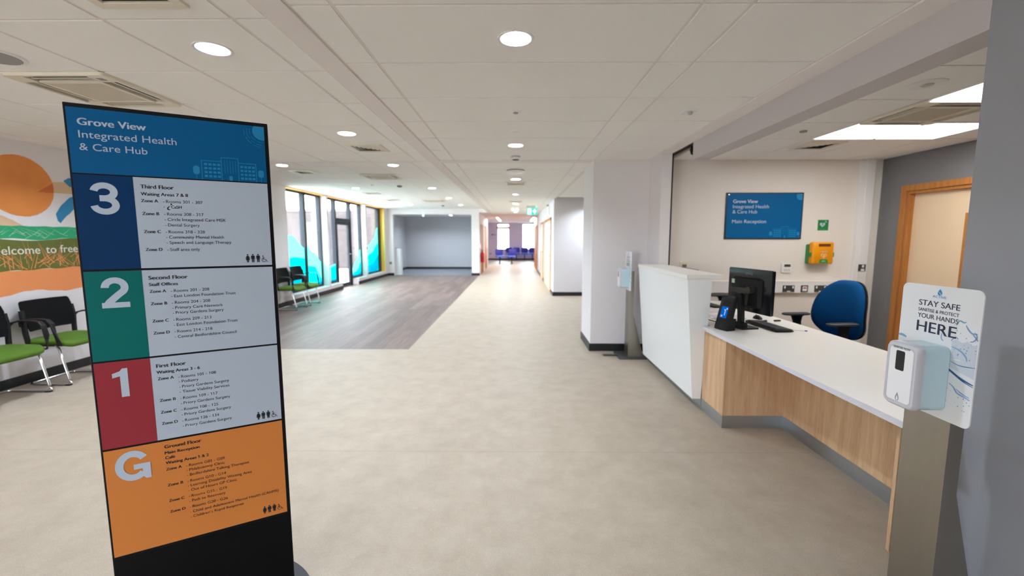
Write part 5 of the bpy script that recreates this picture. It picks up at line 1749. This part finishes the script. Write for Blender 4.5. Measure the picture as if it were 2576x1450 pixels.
def heart(cx, cy, k):
    return [(cx + k * 0.0170 * math.sin(q) ** 3, cy + k * (0.0130 * math.cos(q) - 0.005 * math.cos(2 * q) - 0.002 * math.cos(3 * q) - 0.001 * math.cos(4 * q))) for q in [2 * PI * i / 40 for i in range(40)]]


hm = MB()
hm.flat(AF, heart(-0.010, 0.006, 2.1), 0.0045)
hm.flat(AF, [(0.026, 0.040), (0.034, 0.040), (0.034, 0.034), (0.042, 0.034), (0.042, 0.042 + 0.004), (0.034, 0.046), (0.034, 0.054), (0.026, 0.054), (0.026, 0.046), (0.02, 0.046), (0.02, 0.040)], 0.0045)
hm.build('heart_symbol', M_SWHT, a)
MB().flat(AF, [(-0.006, 0.026), (-0.016, 0.004), (-0.009, 0.004), (-0.014, -0.014), (0.0, 0.010), (-0.007, 0.010), (-0.001, 0.026)], 0.005).build('lightning_bolt', mat('safety_green', (0, 128, 62), 0.4), a)
MB().text(AF, 'Defibrillator', -0.046, -0.057, 0.009, 0.092, 0.0, 0.0045).build('lettering', mat('safety_pale', (96, 176, 130), 0.4), a)

ae = thing('defibrillator_cabinet', 'yellow and green defibrillator cabinet on the reception wall', 'defibrillator cabinet', (3.925, YB, 1.315))
EF = Frame((0, 0, 0), (1, 0, 0), (0, 0, 1))
M_AEDG = mat('aed_green', (24, 136, 62), 0.35)
MB().loft([[tuple(EF.p(s, q, d)) for s, q in pts] for pts, d in ((rrect(-0.14, 0.14, -0.14, 0.115, 0.02), 0.0), (rrect(-0.142, 0.142, -0.142, 0.117, 0.02), 0.06))]).build('back_case', M_AEDG, ae, smooth=True)
MB().loft([[tuple(EF.p(s, q, d)) for s, q in pts] for pts, d in ((rrect(-0.135, 0.135, -0.138, 0.142, 0.02), 0.06), (rrect(-0.135, 0.135, -0.138, 0.142, 0.022), 0.115), (rrect(-0.12, 0.12, -0.125, 0.13, 0.02), 0.13))]).build('front_cover', mat('aed_yellow', (240, 156, 0), 0.35, var=0.02), ae, smooth=True, angle=50)
MB().prism(EF, [(-0.065, 0.085), (0.085, 0.085), (0.085, 0.122), (-0.065, 0.122)], 0.13, 0.1315).build('window', mat('aed_window', (110, 60, 20), 0.2), ae)
MB().prism(EF, [(-0.05, -0.125), (0.065, -0.125), (0.058, -0.082), (0.046, -0.076), (-0.032, -0.076), (-0.042, -0.082)], 0.13, 0.1325).build('green_label', M_AEDG, ae)
MB().text(EF, 'AED', -0.02, -0.109, 0.018, 0.05, 0.02, 0.1332).text(EF, 'DEFIBRILLATOR', -0.033, 0.015, 0.010, 0.085, 0.02, 0.1306).build('lettering', M_SWHT, ae)
hr = MB()
hh = heart(0.008, -0.03, 2.0)
hr.ring(EF, hh, heart(0.008, -0.03, 1.75), 0.13, 0.1312)
hr.flat(EF, [(0.012, -0.015), (0.0, -0.036), (0.007, -0.036), (0.003, -0.055), (0.018, -0.029), (0.011, -0.029), (0.017, -0.015)], 0.131)
hr.build('heart_mark', mat('aed_pale', (250, 226, 190), 0.4), ae)
for sx in (-1, 1):
    MB().box(sx * 0.134, sx * 0.152, -0.112, -0.085, -0.045, 0.01).build('clip', M_AEDG, ae, bevel=0.004)

th = thing('thermostat', 'white wall thermostat with a dark display above the trunking', 'thermostat', (3.54, YB, 1.117))
MB().box(-0.062, 0.062, -0.02, 0, -0.06, 0.062).build('housing', M_WHITE, th, bevel=0.004)
MB().box(-0.03, 0.052, -0.022, -0.02, 0.016, 0.05).build('display', mat('lcd_dark', (66, 70, 48), 0.2), th)
for k in range(3): MB().box(-0.03 + k * 0.028, -0.008 + k * 0.028, -0.0215, -0.02, -0.04, -0.01).build('button', mat('button_grey', (206, 206, 206), 0.4), th)

tr = thing('dado_trunking', 'white cable trunking running along the wall behind the desk', 'cable trunking', (0, 0, 0))
MB().box(2.0, 4.37, YB - 0.055, YB, 0.795, 0.952).build('trunk', M_WHITE, tr, bevel=0.003)
MB().box(2.0, 4.37, YB - 0.058, YB - 0.055, 0.925, 0.95).build('upper_lid', M_LAM, tr)
vt = thing('vertical_trunking', 'white vertical cable trunking in the corner of the reception wall', 'cable trunking', (0, 0, 0))
MB().box(4.385, 4.45, YB - 0.05, YB, 0.0, 2.502).build('narrow_channel', M_WHITE, vt, bevel=0.003)
MB().box(4.45, 4.555, YB - 0.056, YB, 0.0, 2.502).build('wide_channel', M_WHITE, vt, bevel=0.003)


def socket(loc, w, lab, kind):
    t = thing('wall_socket', lab, 'socket', loc)
    MB().box(-w / 2, w / 2, -0.011, 0, -0.044, 0.044).build('plate', mat('socket_dark', (64, 66, 66), 0.35), t, bevel=0.002)
    if kind == 'double':
        for s in (-1, 1): MB().box(s * (w / 2 - 0.022) - 0.009, s * (w / 2 - 0.022) + 0.009, -0.014, -0.011, 0.004, 0.034).build('switch', M_WHITE, t)
        MB().box(-0.022, 0.022, -0.0125, -0.011, -0.044, -0.028).build('label_strip', M_WHITE, t)
        pinm = MB()
        for s in (-1, 1):
            pinm.box(s * 0.03 - 0.003, s * 0.03 + 0.003, -0.0115, -0.011, -0.005, 0.008).box(s * 0.03 - 0.013, s * 0.03 - 0.007, -0.0115, -0.011, -0.022, -0.018).box(s * 0.03 + 0.007, s * 0.03 + 0.013, -0.0115, -0.011, -0.022, -0.018)
        pinm.build('pin_holes', M_DARK, t)
    elif kind == 'spur':
        MB().box(-0.028, 0.028, -0.013, -0.011, -0.03, 0.03).build('insert', M_WHITE, t)
        MB().box(-0.022, 0.022, -0.0145, -0.013, 0.0, 0.018).build('red_marking', mat('mark_red', (196, 70, 70), 0.4), t)
    else:
        MB().box(-0.006, 0.018, -0.014, -0.011, 0.004, 0.036).build('switch', M_WHITE, t)
        MB().box(-0.016, 0.026, -0.0125, -0.011, -0.042, -0.014).build('label_strip', M_WHITE, t)
    return t


YT = YB - 0.055
socket((3.56, YT, 0.852), 0.15, 'dark double wall socket on the trunking just right of the monitor', 'double')
socket((3.766, YT, 0.852), 0.09, 'square dark switch with red marking between the two double sockets', 'spur')
socket((3.972, YT, 0.852), 0.15, 'dark double wall socket on the trunking beside the blue chair back', 'double')
socket((4.486, YB - 0.056, 1.126), 0.088, 'dark single socket on the vertical trunking in the corner', 'single')
t = thing('wall_socket', 'white double socket above the raised counter, half hidden by it', 'socket', (2.205, YB, 1.16))
MB().box(-0.05, 0.05, -0.012, 0, -0.044, 0.044).build('plate', M_CREAM, t, bevel=0.002)
MB().box(-0.02, 0.03, -0.03, -0.012, -0.03, 0.005).build('plug', mat('plug_grey', (110, 104, 96), 0.5), t)
m2 = thing('monitor', 'dark thin top edge of a screen showing over the raised counter', 'monitor', (1.985, 4.78, ZD), 0)
MB().box(-0.014, 0.014, -0.21, 0.21, 0.13, 0.415).build('housing', M_BLACK, m2, bevel=0.004)
MB().box(0.014, 0.0145, -0.2, 0.2, 0.14, 0.405).build('screen', MATS['screen_dark'], m2)
MB().box(-0.035, -0.014, -0.02, 0.02, 0.01, 0.2).build('column', M_BLACK, m2)
MB().box(-0.08, 0.08, -0.09, 0.09, 0.0, 0.012).build('base', M_BLACK, m2, bevel=0.003)

# ================================================================== MURAL
mu = thing('wall_mural', 'painted countryside mural with an orange sun and the words Welcome to free', 'mural', (0, 0, 0))
UF = Frame((-5.1, 0, 0), (0, 1, 0), (0, 0, 1))
rm = random.Random(11)


def wobble(pts, amp, n=6, closed=False):
    out = []
    m_ = len(pts) if closed else len(pts) - 1
    for i in range(m_):
        a, b = pts[i], pts[(i + 1) % len(pts)]
        for k in range(n):
            u = k / n
            out.append((a[0] + (b[0] - a[0]) * u + rm.uniform(-amp, amp), a[1] + (b[1] - a[1]) * u + rm.uniform(-amp, amp)))
    if not closed: out.append(pts[-1])
    return out


def msh(name, pts, m, d, lab=None):
    o = MB().prism(UF, pts, 0.0003, d).build(name, m, mu)
    if lab: o['label'] = lab
    return o


M_MOR = mat('mural_orange', (218, 132, 62), 0.8, var=0.10, scale=4, col2=(228, 146, 76))
M_MTAN = mat('mural_tan', (214, 184, 150), 0.8, var=0.05)
M_MBLU = mat('mural_blue', (42, 130, 178), 0.8, var=0.12, scale=9)
M_MGRN = mat('mural_green', (40, 158, 110), 0.8, var=0.08, scale=5)
M_MOLV = mat('mural_olive', (98, 104, 42), 0.8, var=0.12, scale=5)
M_MBND = mat('mural_peach', (226, 142, 88), 0.8, var=0.06, scale=4)
msh('tan_hill', wobble([(3.3, 1.63), (4.34, 1.63), (4.25, 1.69), (4.137, 1.74), (3.9, 1.83), (3.3, 2.0)], 0.003, 3, True), M_MTAN, 0.0006)
msh('tan_wing', [(4.50, 2.0), (4.66, 2.125), (4.82, 2.14), (5.1, 2.16), (5.1, 2.0), (4.84, 2.01)], M_MTAN, 0.0008)
msh('sun', wobble([(4.345 + 0.318 * math.cos(2 * PI * k / 60), 2.045 + 0.312 * math.sin(2 * PI * k / 60)) for k in range(60)], 0.0022, 3, True), M_MOR, 0.0012, 'big orange painted sun')
msh('sun_overlap', [(4.50, 2.0), (4.655, 2.11), (4.66, 2.04), (4.65, 2.0)], mat('mural_rust', (196, 104, 48), 0.8, var=0.06), 0.0016)
bd_ = MB()
bd_.prism(UF, wobble([(4.655, 1.78), (4.665, 1.70), (4.69, 1.675), (4.80, 1.79), (5.0, 1.98), (5.0, 2.06), (4.815, 1.965), (4.72, 1.875)], 0.003, 3, True), 0.0003, 0.0014)
bd_.prism(UF, [(4.77, 2.15), (4.83, 2.19), (5.0, 2.2), (5.05, 2.1), (4.83, 2.09)], 0.0003, 0.0016)
bd_.build('bird', M_MBLU, mu)
msh('green_field', [(3.0, 1.50)] + [(3.0 + 2.3 * k / 30, 1.497 + 0.012 * math.sin(k * 0.9)) for k in range(31)] + list(reversed([(3.0 + 2.3 * k / 30, 1.634 + 0.004 * math.sin(k * 2.3)) for k in range(31)])), M_MGRN, 0.0010)
msh('olive_field', [(3.0 + 2.3 * k / 30, 1.178 + 0.006 * math.sin(k * 1.7)) for k in range(31)] + list(reversed([(3.0 + 2.3 * k / 30, 1.495 + 0.014 * math.sin(k * 0.55 + 1)) for k in range(31)])), M_MOLV, 0.0008)
gr = MB()
for k in range(120):
    x = rm.uniform(3.3, 5.1)
    y = rm.uniform(1.18, 1.30)
    a = math.radians(rm.choice((rm.uniform(20, 60), rm.uniform(115, 160), rm.uniform(70, 110))))
    L_ = rm.uniform(0.10, 0.26)
    L_ = min(L_, (1.52 - y) / max(0.2, math.sin(a)))
    w_ = rm.uniform(0.002, 0.0055)
    c, s = math.cos(a), math.sin(a)
    gr.flat(UF, [(x - s * w_, y + c * w_), (x + L_ * c, y + L_ * s), (x + s * w_, y - c * w_)], 0.0013 + 0.00001 * k)
gr.build('grass_strokes', M_MBND, mu)
gp = MB()
for k in range(54):
    x = rm.uniform(3.5, 5.0)
    y = rm.uniform(1.50, 1.56)
    a = math.radians(rm.choice((rm.uniform(15, 45), rm.uniform(140, 165))))
    L_ = rm.uniform(0.08, 0.22)
    L_ = min(L_, (1.63 - y) / max(0.2, math.sin(a)))
    c, s = math.cos(a), math.sin(a)
    gp.flat(UF, [(x - s * 0.002, y + c * 0.002), (x + L_ * c, y + L_ * s), (x + s * 0.002, y - c * 0.002)], 0.0015 + 0.00001 * k)
gp.build('pale_strokes', mat('mural_pale', (196, 206, 188), 0.8), mu)
msh('peach_band', [(3.0 + 2.3 * k / 40, 0.94 + 0.022 * math.sin(k * 0.52 + 2.0) + 0.004 * math.sin(k * 2.1)) for k in range(41)] + list(reversed([(3.0 + 2.3 * k / 40, 1.180 + 0.004 * math.sin(k * 1.1)) for k in range(41)])), M_MBND, 0.0007)
tx = MB()
tx.text(UF, 'Welcome', 3.985, 1.344, 0.082, 0.472, 0.004, 0.003)
tx.text(UF, 'to', 4.512, 1.346, 0.082, None, 0.004, 0.003)
tx.text(UF, 'free', 4.655, 1.349, 0.082, None, 0.004, 0.003)
tx.build('lettering', mat('mural_letter', (226, 220, 214), 0.7), mu)
